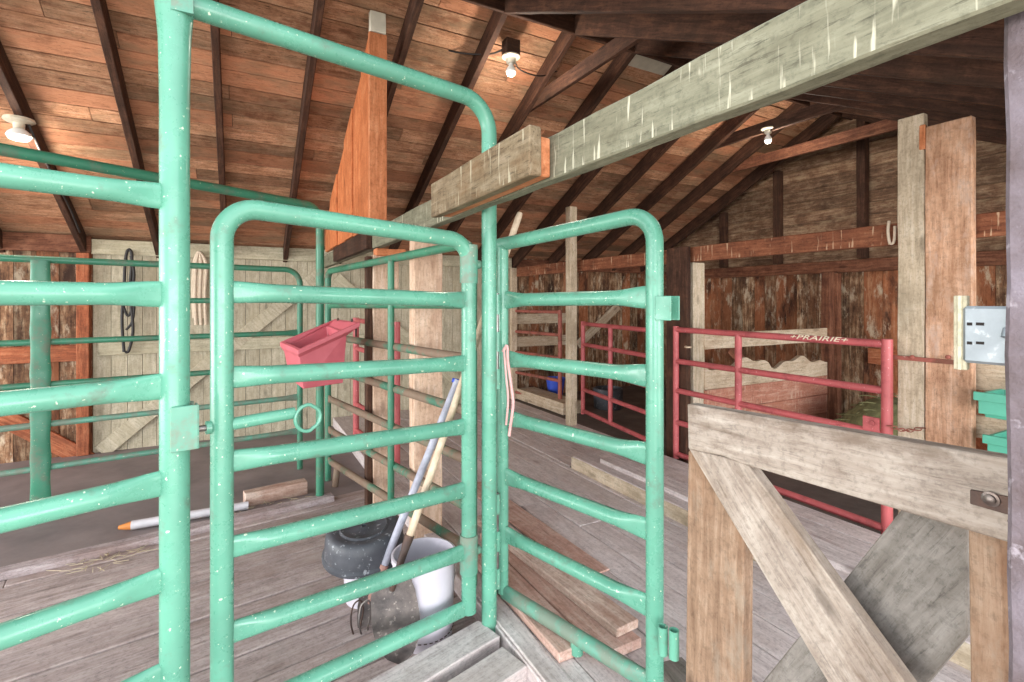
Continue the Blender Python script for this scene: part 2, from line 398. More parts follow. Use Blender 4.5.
m = MB(); m.quad((-30, -40, -.2), (40, -40, -.2), (40, 30, -.2), (-30, 30, -.2)); tag(m.build('floor', M_ground), kind='structure')
DA = math.radians(9)
def rotline(x, y, d): return Vector((x*math.cos(d)-y*math.sin(d), x*math.sin(d)+y*math.cos(d), 0))
# left deck of old boards, laid along the fence
m = MB(); y = -1.2
while y < 2.64:
    bw = random.uniform(.17, .215); x = -3.4
    while x < 1.35:
        ln = random.uniform(2.0, 3.6); x1 = min(x+ln, 1.35)
        tilt = random.uniform(-.004, .004)
        m.box(x+.002, x1-.002, y+.003, y+bw-.004, LFZ-.04, LFZ+tilt); x = x1
    y += bw
o = m.build('floor', M_deckl, bevel=.004, origin=(0, 0, 0)); tag(o, kind='structure'); o.location = (.0, 1.25, 0); o.rotation_euler = (0, 0, DA)
# pen floor of packed mats beyond
m = MB(); m.prism([Vector((-4, 3.42, -.16)), Vector((1.0, 4.2, -.16)), Vector((1.0, EY, -.16)), Vector((-4, EY, -.16))], (0, 0, .055)); tag(m.build('floor', M_mat), kind='structure')
# right deck: boards along the building's width
m = MB(); x = 1.0
while x < 2.5:
    bw = random.uniform(.15, .21); y = -.5
    while y < 6.45:
        ln = random.uniform(1.4, 3.2); y1 = min(y+ln, 6.48); m.box(x+.002, min(x+bw, 2.52)-.003, y+.002, y1-.002, -.14, random.uniform(-.006, 0)); y = y1
    x += bw
tag(m.build('floor', M_deck, bevel=.004, origin=(0, 0, 0)), kind='structure')
m = MB(); x = 2.52
while x < 3.07:
    bw = .183
    m.box(x+.002, x+bw-.004, -.3, 3.55, .055, .1); x += bw
tag(m.build('floor', M_deck, bevel=.004, origin=(0, 0, 0)), kind='structure')
o = plank('trim_1', (2.54, -.3, .03), (2.54, 3.56, .03), .13, .05, (0, 0, 1), M_postg); tag(o, kind='structure')
m = MB(); x = 2.525
while x < 3.38:
    bw = random.uniform(.15, .2); m.box(x, x+bw-.006, 3.6, 6.48, -.1, .0); x += bw
tag(m.build('floor', M_deck, bevel=.004, origin=(0, 0, 0)), kind='structure')
m = MB(); m.box(2.53, GX, -.3, EY, -.15, -.005); tag(m.build('floor', M_stallf), kind='structure')

# eave wall at the back: pale boarding, rough stained boards at its left end, brown boards in the far stall
XL = -1.32; XR = 3.5
def boards(x0, x1, z0, z1, wmin, wmax, axis, pos, th, back=.03, gap=.004):
    m = MB(); x = x0
    while x < x1-.01:
        bw = min(random.uniform(wmin, wmax), x1-x); j = random.uniform(0, .008)
        if axis == 'Y': m.box(x+gap/2, x+bw-gap/2, pos-j, pos+th, z0, z1)
        else: m.box(pos-j, pos+th, x+gap/2, x+bw-gap/2, z0, z1)
        x += bw
    k = MB()
    if axis == 'Y': k.box(x0, x1, pos+th+.001, pos+th+back, z0, z1)
    else: k.box(pos+th+.001, pos+th+back, x0, x1, z0, z1)
    tag(k.build('wall_back' if axis == 'Y' else 'wall_right', M_dark), kind='structure')
    return m
m = boards(XL, XR, -.15, CAMZ+.62, .11, .16, 'Y', EY, .025); tag(m.build('wall_back', M_pale, origin=(0, 0, 0)), kind='structure')
m = boards(-4, XL, -.15, CAMZ+.62, .12, .2, 'Y', EY, .025); tag(m.build('wall_back', M_rough, origin=(0, 0, 0)), kind='structure')
m = boards(XR, GX, -.15, CAMZ+.62, .10, .2, 'Y', EY, .025); tag(m.build('wall_back', M_rough, origin=(0, 0, 0)), kind='structure')
# gable wall: upright boards below, lapped siding above the girt
m = boards(-.3, EY, -.15, CAMZ+.40, .12, .2, 'X', GX, .025); tag(m.build('wall_right', M_rough, origin=(0, 0, 0)), kind='structure')
m = MB(); z = CAMZ+.42
while z < roof(ER)-.02:
    hh = .135; mid = z+hh
    dy = (roof(ER)-z)*2
    y0 = max(-.3, ER-dy); y1 = min(EY, ER+dy)
    m.prism([Vector((GX, y0, z)), Vector((GX, y1, z)), Vector((GX, y1, z+hh-.004)), Vector((GX, y0, z+hh-.004))], (.022, 0, 0)); z += hh
m.box(GX+.024, GX+.05, -.3, EY, CAMZ+.4, roof(ER))
o = m.build('wall_right', M_gable, origin=(0, 0, 0)); tag(o, kind='structure')
for q in o.data.vertices: pass

# roof boards: one mesh for each slope, boards run the length of the building
def slope(side, mat, name):
    m = MB(); s = 0; L = math.hypot(ER+.5, (ER+.5)*.5); ca = 1/math.sqrt(1.25); sa = .5*ca
    while s < L:
        bw = random.uniform(.13, .17); x = -4.2+random.uniform(0, 1)
        x = 1.15 if (side == -1 and s*ca > 1.75) else -4.2  # near slope left open at left, an added gap to let daylight in
        while x < GX+.1:
            x1 = min(x+random.uniform(2.2, 4.2), GX+.1)
            def pt(xx, ss, n):
                return (xx, ER+side*(ss*ca+n*sa), roof(ER)-ss*sa+n*ca)
            n0 = random.uniform(0, .006); a = s+.005; b = s+bw-.005
            m.hexa([pt(x+.002, a, n0), pt(x1-.002, a, n0), pt(x1-.002, b, n0), pt(x+.002, b, n0), pt(x+.002, a, .024), pt(x1-.002, a, .024), pt(x1-.002, b, .024), pt(x+.002, b, .024)])
            x = x1
        s += bw
    tag(m.build(name, mat, origin=(0, 0, 0)), kind='structure'); m = MB()
    def back(x0, s0, s1): m.hexa([pt(x0, s0, .026), pt(GX+.1, s0, .026), pt(GX+.1, s1, .026), pt(x0, s1, .026), pt(x0, s0, .05), pt(GX+.1, s0, .05), pt(GX+.1, s1, .05), pt(x0, s1, .05)])
    if side == 1: back(-4.2, 0, L)
    else: back(-4.2, 0, 1.75/ca); back(1.15, 1.75/ca, L)
    tag(m.build(name, M_dark, origin=(0, 0, 0)), kind='structure')
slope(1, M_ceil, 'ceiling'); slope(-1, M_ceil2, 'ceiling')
# rafters
tn = 2
RX = [-2.61+.615*k for k in range(15)]
for X in RX:
    for side in (1, -1):
        dz = .08 if side == 1 else .09
        y1 = EY+.05 if side == 1 else (-.2 if X > 1.1 else ER-1.8)  # near rafters stop short at the added roof gap
        o = plank('trim_%d' % tn, (X, ER, roof(ER)-dz-.01), (X, y1, roof(y1)-dz-.01), .15 if side == 1 else .17, .05, (0, 0, 1), M_rafter); tn += 1
        tag(o, kind='structure')
o = plank('trim_%d' % tn, (-4, ER, roof(ER)-.1), (GX, ER, roof(ER)-.1), .19, .03, (0, 0, 1), M_rafter); tag(o, kind='structure'); tn += 1

m = MB(); x = 1.76
while x < 3.4:
    x1 = x+.555
    for s0, s1 in ((.02, .17), (.18, .31)):
        if s0 > .1 and random.random() < .4: continue
        ca = 1/math.sqrt(1.25); sa = .5*ca
        def pt(xx, ss, n): return (xx, ER+ss*ca+n*sa, roof(ER)-ss*sa+n*ca)
        m.hexa([pt(x, s0, -.012), pt(x1, s0, -.012), pt(x1, s1, -.012), pt(x, s1, -.012), pt(x, s0, -.002), pt(x1, s0, -.002), pt(x1, s1, -.002), pt(x, s1, -.002)])
    x += .615
tag(m.build('trim_60', M_whitew), kind='structure')
# plates, girts, studs and braces nailed to the walls
def member(name, label, cat, p0, p1, w_, t_, up, mat, group=None, **k):
    return tag(plank(name, p0, p1, w_, t_, up, mat, **k), label, cat, group)
zc = CAMZ
member('wall_plate', 'pale painted plate board along the top of the light back wall', 'beam', (XL, EY-.03, zc+.54), (XR, EY-.03, zc+.54), .15, .045, (0, 0, 1), M_paleX)
member('wall_rail', 'pale horizontal rail halfway up the light back wall', 'wall rail', (XL+.05, EY-.025, zc-.50), (2.3, EY-.025, zc-.50), .13, .035, (0, 0, 1), M_paleX)
member('wall_header', 'brown header board over the rough boards at far left', 'beam', (-4, EY-.04, zc+.56), (XL, EY-.04, zc+.56), .17, .06, (0, 0, 1), M_brownb)
member('wall_post', 'reddish wooden post where rough boards meet the light wall', 'post', (XL-.06, EY-.05, -.1), (XL-.06, EY-.05, zc+.47), .1, .09, (1, 0, 0), M_orange)
member('wall_rail', 'orange brown horizontal rail across the rough boards at far left', 'wall rail', (-4, EY-.03, zc-.53), (XL-.11, EY-.03, zc-.53), .16, .04, (0, 0, 1), M_orange)
member('wall_brace', 'orange brown diagonal brace low on the rough boards at far left', 'brace', PY(-40, 395, EY-.03), PY(92, 462, EY-.03), .16, .04, (0, 0, 1), M_orange)
member('wall_brace', 'long pale diagonal brace rising to the right on the light back wall', 'brace', PY(101, 452, EY-.025), PY(322, 272, EY-.025), .15, .035, (0, 0, 1), M_pale)
member('wall_brace', 'pale diagonal brace falling to the right behind the tan posts', 'brace', PY(336, 278, EY-.025), PY(470, 392, EY-.025), .14, .035, (0, 0, 1), M_paleX)
member('wall_stud', 'narrow pale upright against the back wall beside the brown stall gate', 'post', (XR+.02, EY-.06, 0), (XR+.02, EY-.06, zc+.47), .09, .07, (1, 0, 0), M_palep)
member('wall_plate', 'brown plate board along the back wall of the far stall', 'beam', (XR+.07, EY-.04, zc+.53), (GX, EY-.04, zc+.53), .15, .06, (0, 0, 1), M_brownb)
for i, (h, lab) in enumerate(((-.28, 'highest'), (-.62, 'middle'), (-.98, 'lowest'))):
    member('wall_plank', 'pale horizontal plank on the far stall back wall, %s of three' % lab, 'wall rail', (XR+.08, EY-.03, zc+h), (4.55, EY-.03, zc+h), .15, .035, (0, 0, 1), M_palep)
member('wall_brace', 'tan diagonal brace on the far stall wall behind the small red gate', 'brace', PY(578, 345, EY-.03), PY(618, 306, EY-.03), .13, .04, (0, 0, 1), M_palep)
member('gable_girt', 'brown girt across the gable wall where siding changes direction', 'beam', (GX-.04, -.3, zc+.39), (GX-.04, EY-.08, zc+.39), .14, .06, (0, 0, 1), M_brownb)
member('gable_girt', 'reddish girt low on the gable wall behind the lettered red gate', 'beam', (GX-.04, -.3, zc-.62), (GX-.04, 3.0, zc-.62), .17, .06, (0, 0, 1), M_orange)
for i, (Y, lab) in enumerate(((4.9, 'leftmost'), (4.07, 'second from left'), (3.06, 'middle'), (2.2, 'second from right, right of the paired board post'), (1.3, 'rightmost'))):
    member('gable_stud', 'dark upright stud on the gable siding, %s' % lab, 'stud', (GX-.05, Y, zc+.47), (GX-.05, Y, roof(Y)-.16), .09, .09, (0, 1, 0), M_rafter)
member('gable_stud', 'dark red brown upright on the lower gable wall behind the gate lettering', 'stud', (GX-.1, 3.34, 0), (GX-.1, 3.34, zc+.31), .12, .08, (0, 1, 0), M_brownb)

# collar ties with the lamps
for X, lab in ((2.35, 'dark collar tie crossing the rafters beside the nearest hanging bulb'), (4.81, 'dark collar tie across the far rafters above the far bulb')):
    member('collar_tie', lab, 'beam', (X, 2.3, zc+1.80), (X, 4.1, zc+1.80), .12, .04, (0, 0, 1), M_rafter)
member('collar_tie', 'reddish board joining far rafters behind the far bulb', 'beam', (5.42, 2.2, zc+1.66), (5.42, 4.2, zc+1.66), .12, .04, (0, 0, 1), M_brownb)

def bulb_light(p, e=16):
    l = bpy.data.lights.new('bulb_light', 'POINT'); l.energy = e; l.shadow_soft_size = .05; l.color = (1, .9, .76)
    o = bpy.data.objects.new('bulb_light', l); C.objects.link(o); o.location = p
def lamp(label, top, s=1.0):
    t = thing('ceiling_lamp', label, 'lamp', top)
    m = MB(); m.lathe([(.02, 0), (.058*s, -.002), (.06*s, -.012), (.052*s, -.02), (.034*s, -.026), (.03*s, -.05), (.026*s, -.06)], top, 28); m.build('lamp_holder', M_porc, t, smooth=True)
    m = MB(); c = top-Vector((0, 0, .058)); m.lathe([(.014*s, 0), (.016*s, -.02), (.026*s, -.036), (.033*s, -.056), (.033*s, -.07), (.026*s, -.09), (.012*s, -.1), (.002, -.102)], c, 24); m.build('bulb', M_bulb, t, smooth=True)
    bulb_light(top-Vector((0, 0, .20)))
    return t
lp = PZ(511, 56, 3.93); lamp('white bare bulb in porcelain holder, nearest the green arch', lp, 1.2)
m = MB(); m.box(lp.x-.06, lp.x+.06, lp.y-.045, lp.y+.045, lp.z, lp.z+.12); o = m.build('mounting_block', M_rafter, bevel=.004); tag(o, 'dark wooden block on a rafter carrying the bulb nearest the arch', 'block')
lp = PZ(768, 128, 5.18); lamp('white bare bulb farthest away near the gable wall', lp, 1.1)
lp2 = PZ(19, 118, 3.6); t = thing('ceiling_lamp', 'white lamp holder with bulb on the leftmost rafter', 'lamp', lp2)
m = MB(); m.lathe([(.03, .0), (.085, -.004), (.09, -.02), (.07, -.034), (.034, -.04), (.032, -.075)], lp2, 28); m.build('lamp_holder', M_porc, t, smooth=True)
m = MB(); c = lp2-Vector((0, 0, .07)); m.lathe([(.02, 0), (.04, -.014), (.066, -.04), (.072, -.06), (.055, -.085), (.02, -.095), (.003, -.097)], c, 24); m.build('bulb', M_bulb, t, smooth=True)
bulb_light(lp2-Vector((0, 0, .25)))
# cables
def cable(name, label, pts, r, mat, cat='cable', group=None, n=8):
    P = [Vector(p) for p in pts]; out = []
    for i in range(len(P)-1):
        a = P[max(i-1, 0)]; b = P[i]; c_ = P[i+1]; d = P[min(i+2, len(P)-1)]
        for k in range(8):
            t = k/8; out.append(.5*((2*b)+(-a+c_)*t+(2*a-5*b+4*c_-d)*t*t+(-a+3*b-3*c_+d)*t*t*t))
    out.append(P[-1]); m = MB(); m.tube(out, r, n); o = m.build(name, mat, smooth=True)
    if label: tag(o, label, cat, group)
    return o
cable('lamp_cable', 'black cable sagging between rafters left of the nearest bulb', [PZ(415, 30, 4.0), PZ(428, 42, 4.0), PZ(455, 52, 4.0), PZ(490, 54, 3.95), PZ(508, 46, 3.93)], .007, M_wire)
cable('lamp_cable', 'black cable running right from the nearest bulb toward the collar tie', [PZ(515, 50, 3.93), PZ(518, 68, 4.0), PZ(540, 76, 4.2), PZ(560, 70, 4.45), PZ(590, 60, 4.5)], .006, M_wire)
cable('lamp_cable', 'dark cable under the rafter below the leftmost lamp', [PZ(22, 108, 3.6), PZ(40, 150, 3.7), PZ(58, 185, 3.9), PZ(70, 208, 4.1), PZ(80, 232, 4.3)], .009, M_wire)

# ------------------------------------------------------------------ timber frame
BX0, BX1 = .87, .92; BZ0, BZ1 = zc+.385, zc+.525
member('crossbeam', 'long grey green overhead beam streaked with white droppings', 'beam', ((BX0+BX1)/2, -.15, (BZ0+BZ1)/2), ((BX0+BX1)/2, 6.35, (BZ0+BZ1)/2), .14, .05, (0, 0, 1), M_beam)
member('scab_board', 'shorter weathered board nailed on the face of the overhead beam', 'board', (.80, 1.32, zc+.462), (.80, 2.22, zc+.462), .155, .045, (0, 0, 1), M_scab, wob=.004)
member('scab_board', 'orange ended filler board between the beam and the weathered scab board', 'board', (.846, 1.34, zc+.452), (.846, 2.2, zc+.452), .125, .042, (0, 0, 1), M_stud)
member('scab_board', 'dark board on the far end of the overhead beam near the slatted studs', 'board', (.845, 3.8, zc+.455), (.845, 5.3, zc+.455), .14, .045, (0, 0, 1), M_rafter)
# orange studs standing on the beam up to the rafters
names = ['nearest and tallest, with whitewashed top', 'second from the near end', 'third from the near end', 'fourth from the near end', 'fifth from the near end', 'farthest and shortest']
SY = (3.6, 3.9, 4.25, 4.62, 5.0, 5.4, 5.8)
for i, Y in enumerate(SY[:-1]):
    t = thing('loft_board', 'orange upright board on the overhead beam, %s' % names[i], 'board', (.86, Y, BZ1), 'orange boards standing on the overhead beam')
    y0 = Y+(.02 if i == 0 else .004); y1 = SY[i+1]-.004
    m = MB(); xx = .805+(.012 if i % 2 else 0)
    m.prism([Vector((xx, y0, BZ1)), Vector((xx, y1, BZ1)), Vector((xx, y1, roof(y1)-.16)), Vector((xx, y0, roof(y0)-.16))], (.035, 0, 0)); m.build('cladding_board', M_studZ, t, bevel=.003)
    plank('stud_board', (.86, Y, BZ1), (.86, Y, roof(Y)-.17-(.0 if i == 0 else 0)), .125 if i == 0 else .06, .04, (1, 0, 0), M_stud, t)
    if i == 0: plank('stud_top', (.86, Y, roof(Y)-.165), (.86, Y, roof(Y)-.02), .11, .05, (1, 0, 0), M_whitew, t)

member('post', 'wide tan wooden post in front of the light wall', 'post', (1.03, 3.04, -.1), (1.03, 3.04, BZ0-.003), .185, .1, (1, 0, 0), M_post)
t = thing('post', 'narrower tan post with a capped top and dark left edge', 'post', (.9, 3.78, -.1))
plank('post_board', (.925, 3.78, -.1), (.925, 3.78, BZ0-.05), .125, .09, (1, 0, 0), M_post, t)
plank('post_board', (.84, 3.80, -.1), (.84, 3.80, BZ0-.06), .04, .09, (1, 0, 0), M_rafter, t)
plank('post_cap', (.88, 3.76, BZ0-.03), (1.1, 3.76, BZ0-.03), .055, .1, (0, 0, 1), M_stud, t)
plank('cap_block', (1.03, 3.79, BZ0-.30), (1.03, 3.79, BZ0-.06), .06, .06, (1, 0, 0), M_post, t)

# stall line at x = 3.44
member('loft_beam', 'reddish brown horizontal beam streaked with droppings over the stall gates', 'beam', (3.52, .55, zc+.402), (3.52, 6.3, zc+.402), .13, .05, (0, 0, 1), M_loft)
t = thing('post', 'dark stall post with a pale edge left of the lettered red gate', 'post', (3.5, 3.2, -.1))
plank('post_board', (3.44, 3.22, -.0), (3.44, 3.22, zc+.47), .24, .05, (0, 1, 0), M_rafter, t)
plank('post_board', (3.565, 3.14, -.0), (3.565, 3.14, zc+.33), .14, .09, (1, 0, 0), M_postg, t)
member('post', 'slim tan post standing above the loft beam between the two red gates', 'post', (3.38, 4.78, 0), (3.38, 4.78, zc+1.08), .1, .09, (1, 0, 0), M_postg)
# pair of board posts at the right
pa = PX(897, 300, 3.43); pb = PX(925, 300, 3.43); pc = PX(973, 300, 3.43)
t = thing('post', 'paired wide board post, grey left board and brown right board', 'post', (3.45, (pa.y+pc.y)/2, 0))
plank('post_board', (3.45, (pa.y+pb.y)/2, .0), (3.45, (pa.y+pb.y)/2, zc+1.07), pa.y-pb.y-.006, .045, (0, 1, 0), M_postg, t)
plank('post_board', (3.45, (pb.y+pc.y)/2, .0), (3.45, (pb.y+pc.y)/2, zc+.985), pb.y-pc.y-.004, .05, (0, 1, 0), M_postb, t)
plank('edge_strip', (3.432, pb.y+.01, zc+.86), (3.432, pb.y+.01, zc+1.0), .03, .03, (0, 1, 0), M_stud, t)
cable('rope_loop', 'pale rope loop hanging on the beam beside the paired board post', [PX(889, 221, 3.47), PX(888, 232, 3.46), PX(890, 243, 3.46), PX(894, 241, 3.46), PX(895, 226, 3.46)], .008, M_ropew, 'rope')
m = MB(); a = PX(893, 357, 3.415); b = PX(957, 358, 3.415); m.box(3.405, 3.417, b.y, a.y, a.z-.012, a.z+.012)
for px in (913, 949): q = PX(px, 357, 3.41); m.lathe([(.012, 0), (.012, .012), (.006, .016)], (3.405, q.y, q.z), 10, mat=Matrix.Rotation(-PI/2, 3, 'Y'))
tag(m.build('hinge_strap', M_redbrown), 'thin rusty strap across the paired board post', 'strap')

# horizontal planks behind the crate corner at right, and partition inside the stall
member('stall_plank', 'pale horizontal plank just below the grey latch case', 'plank', PX(966, 375, 3.52), PX(1040, 381, 3.52), .15, .04, (0, 0, 1), M_palep)
member('stall_plank', 'pale horizontal plank between the two teal crates', 'plank', PX(966, 425, 3.52), PX(1040, 433, 3.52), .12, .04, (0, 0, 1), M_palep)
t = thing('stall_partition', 'stall divider of pale planks with a chewed wavy plank over red boards', 'partition', (4.5, 3.1, 0))
plank('top_plank', (3.62, 3.1, zc-.37), (5.5, 3.1, zc-.37), .14, .04, (0, 0, 1), M_palep, t)
m = MB(); top = []; bot = []
for k in range(41):
    f = k/40; x = 3.62+1.88*f
    top.append(Vector((x, 3.08, zc-.62-.035*math.sin(f*15)-.02*math.sin(f*39)+(.03 if f < .5 else 0))))
    bot.append(Vector((x, 3.08, zc-.80)))
for k in range(40):
    m.prism([bot[k], bot[k+1], top[k+1], top[k]], (0, .04, 0))
bmesh.ops.remove_doubles(m.bm, verts=m.bm.verts, dist=.0005)
m.build('chewed_plank', M_palep, t)
for i in range(3):
    plank('lower_board', (3.62, 3.1, zc-.90-.2*i), (5.5, 3.1, zc-.90-.2*i), .196, .04, (0, 0, 1), M_ply, t)
plank('end_post', (5.54, 3.1, 0), (5.54, 3.1, zc+.3), .09, .09, (0, 1, 0), M_brownb, t)
plank('brace', (4.0, 3.13, zc-.45), (4.7, 3.13, zc-.95), .1, .03, (0, 0, 1), M_brownb, t)
# hay in the stall corner
def strands(name, mat, c, rx, ry, hz, n, L, r, seed, label, cat):
    rnd = random.Random(seed); m = MB()
    for i in range(n):
        a = rnd.uniform(0, 2*PI); q = math.sqrt(rnd.random()); x = c[0]+rx*q*math.cos(a); y = c[1]+ry*q*math.sin(a)
        z = c[2]+hz*(1-q*q)*rnd.uniform(.2, 1); b = rnd.uniform(0, 2*PI); l = L*rnd.uniform(.5, 1); dz = rnd.uniform(-.2, .2)*l if hz > .02 else 0
        p = Vector((x, y, z)); d = Vector((math.cos(b)*l, math.sin(b)*l, dz))
        m.tube([p, p+d*.5+Vector((0, 0, .006 if hz > .02 else 0)), p+d], r, 3)
    o = m.build(name, mat); tag(o, label, cat, kind='stuff'); return o
hp = PX(845, 412, 5.1)
m = MB(); m.lathe([(.55, 0), (.5, .18), (.38, .38), (.2, .52), (.02, .57)], (5.2, 2.35, 0), 20, sy=.9)
hb = m.build('hay_pile', M_hay, smooth=True); tag(hb, 'dull green hay heaped in the stall behind the lettered gate', 'hay', kind='stuff')
strands('hay_strands', M_hay, (5.2, 2.35, .12), .55, .5, .5, 700, .14, .004, 3, 'loose strands of green hay over the stall heap', 'hay')
member('stall_board', 'brown sloping board leaning beside the hay heap', 'board', (4.6, 1.35, .2), (5.6, 2.3, .75), .16, .04, (0, 0, 1), M_orange)

# ------------------------------------------------------------------ green arch frame with the left panel
A = Vector((-.17, 1.765, 0)); B = Vector((.985, 2.03, 0))
LD = Vector((-.525+.223, 1.696-1.805, 0)).normalized()
ra = .042
fr = thing('arch_gate_frame', 'tall green pipe arch and rail panel nearest the camera at left', 'gate frame', (A.x, A.y, LFZ))
m = MB()
m.tube([A+Vector((0, 0, z)) for z in (LFZ, .3, 1.0, 1.6, 2.05, 2.22, 2.28, 2.33, 2.40)], lambda f: .0385 if f < .55 else .0385+(f-.55)*.04, 20)
m.build('post', M_green, fr, smooth=True)
m = MB(); topz = zc+.88
m.tube(bend([A+Vector((0, 0, topz)), B+Vector((0, 0, topz+.005)), B+Vector((0, 0, -.07))], .14, 10), .0345, 18)
m.build('arch_bar', M_green, fr, smooth=True)
m = MB(); m.box(A.x-.004, A.x+.05, A.y-.05, A.y-.036, topz-.05, topz+.03); m.build('weld_plate', M_green_worn, fr)
LE = A+LD*1.75
for h in (.30, .017, -.25, -.53, -.81, -1.085):
    m = MB(); m.rail(A+LD*.035+Vector((0, 0, zc+h)), LE+Vector((0, 0, zc+h)), .0305, fl=.14, tall=1.22); m.build('rail', M_green, fr, smooth=True)
m = MB(); m.tube([LE+Vector((0, 0, LFZ)), LE+Vector((0, 0, zc+.36))], .035, 16); m.build('end_post', M_green, fr, smooth=True)
# latch catch on the post
m = MB(); GD = (Vector((.905, 2.055, 0))-Vector((-.05, 1.85, 0))).normalized(); GN = Vector((GD.y, -GD.x, 0))
def obox(m, c, d, n, a, b, z0, z1, t=None):     # oriented box: centre c, half a along d, half b along n
    d = Vector(d); n = Vector(n); P = [c-d*a-n*b, c+d*a-n*b, c+d*a+n*b, c-d*a+n*b]
    m.hexa([Vector((p.x, p.y, z0)) for p in P]+[Vector((p.x, p.y, z1)) for p in P])
cz = zc-.372
cc = A+GD*.018+GN*.045
obox(m, cc, GD, GN, .034, .003, cz-.065, cz+.065)
obox(m, cc+GD*.034-GN*.018, GD, GN, .003, .020, cz-.065, cz+.065)
obox(m, cc+GD*.0-GN*.075, GD, GN, .034, .003, cz-.065, cz+.065)
m.build('latch_catch', M_green_worn, fr, bevel=.002)
# hinge lugs on the arch's right upright
for (za, zb) in ((zc-.02, zc-.36), (zc-.93, zc-1.27)):
    for q, zz in enumerate((za, (za+zb)/2, zb)):
        m = MB(); p = B+Vector((.045, .012, 0)); m.tube([p+Vector((0, 0, zz-.045)), p+Vector((0, 0, zz+.045))], .016, 12)
        obox(m, B+Vector((.03, .008, 0)), (1, .2, 0), (-.2, 1, 0), .02, .005, zz-.04, zz+.04)
        hk_ = m.build('hinge_knuckle', M_green, fr, smooth=True)
    m = MB(); m.tube([p+Vector((0, 0, zb-.03)), p+Vector((0, 0, za+.05))], .009, 10); m.build('hinge_pin', M_steel, hk_, smooth=True)

# ------------------------------------------------------------------ walk-through gate, latched, left of the arch's right upright
G0 = Vector((-.052, 1.85, 0)); G1 = Vector((.895, 2.052, 0)); rg = .0335
g = thing('walk_gate', 'green seven bar walk gate latched shut under the arch', 'gate', (G0.x, G0.y, LFZ))
m = MB(); m.tube(bend([G0+Vector((0, 0, .03)), G0+Vector((0, 0, zc+.305)), G1+Vector((0, 0, zc+.262)), G1+Vector((0, 0, .06))], .105, 10), rg, 18)
m.build('frame', M_green, g, smooth=True)
for hl, hr in ((.026, 0), (-.25, -.28), (-.522, -.56), (-.80, -.84), (-1.076, -1.115), (-1.35, -1.366)):
    m = MB(); m.rail(G0+GD*.03+Vector((0, 0, zc+hl)), G1-GD*.028+Vector((0, 0, zc+hr)), .0315, fl=.13, tall=1.15, thin=.6); m.build('rail', M_green, g, smooth=True)
for zz, hh in ((zc+.16, .085), (zc-1.13, .085)):
    m = MB(); m.tube([G1+Vector((0, 0, zz-hh)), G1+Vector((0, 0, zz+hh))], .040, 18)
    m.tube([G1+GD*.02+Vector((0, 0, zz+.0)), G1+GD*.06+Vector((0, 0, zz))], .02, 10)
    m.build('hinge_sleeve', M_green_worn, g, smooth=True)
lz = zc-.402
m = MB(); m.tube([G0+GD*.018+GN*.0+Vector((0, 0, lz+.0)), G0+GD*.222+Vector((0, 0, lz+.008))], .020, 14); ltube = m.build('latch_tube', M_green, g, smooth=True)
m = MB(); m.tube([G0-GD*.075+Vector((0, 0, lz)), G0-GD*.02+Vector((0, 0, lz))], .010, 12); m.build('latch_pin', M_steel, ltube, smooth=True)
m = MB(); m.tube([G0-GD*.045+Vector((0, 0, lz)), G0-GD*.03+Vector((0, 0, lz))], .021, 12); m.build('latch_collar', M_green, ltube, smooth=True)
rc = G0+GD*.262+GN*.02+Vector((0, 0, lz-.012))
m = MB(); m.tube([rc+GD*(.043*math.cos(a))+Vector((0, 0, .046*math.sin(a)*(1 if math.cos(a) < .2 else .9))) for a in [2*PI*k/32 for k in range(32)]], .0065, 10, closed=True)
m.tube([G0+GD*.215+Vector((0, 0, lz+.01)), rc-GD*.035+Vector((0, 0, .022))], .0065, 8)
m.build('latch_ring', M_green, ltube, smooth=True)

# ------------------------------------------------------------------ second gate, swung open toward the camera on the right
H0 = Vector((1.09, 2.10, 0)); H1 = Vector((1.289, 1.315, 0)); HD = (H1-H0).normalized(); HN = Vector((HD.y, -HD.x, 0))
g = thing('swing_gate', 'green seven bar gate swung open to the right of the arch', 'gate', (H0.x, H0.y, 0))
m = MB(); m.tube(bend([H1+Vector((0, 0, .035)), H1+Vector((0, 0, zc+.312)), H0-HD*.03+Vector((0, 0, zc+.262))], .10, 10), .031, 18); m.build('frame', M_green, g, smooth=True)
m = MB(); m.tube([H0+Vector((0, 0, .07)), H0+Vector((0, 0, zc+.27))], .0275, 16); m.build('hinge_post', M_green, g, smooth=True)
for hl, hr in ((0, .01), (-.276, -.272), (-.55, -.552), (-.828, -.822), (-1.10, -1.095)):
    m = MB(); m.rail(H0+HD*.02+Vector((0, 0, zc+hl)), H1-HD*.025+Vector((0, 0, zc+hr)), .029, fl=.15, tall=1.42, thin=.5); m.build('rail', M_green, g, smooth=True)
m = MB(); m.rail(H0+Vector((0, 0, zc-1.375)), H1-HD*.02+Vector((0, 0, zc-1.365)), .031, fl=.12, tall=1.15, thin=.7); m.build('rail', M_green_worn, g, smooth=True)
q = H0.lerp(H1, .56); m = MB(); m.tube([q+Vector((0, 0, .015)), q+Vector((0, 0, .07))], .026, 14); m.build('foot', M_green, g, smooth=True)
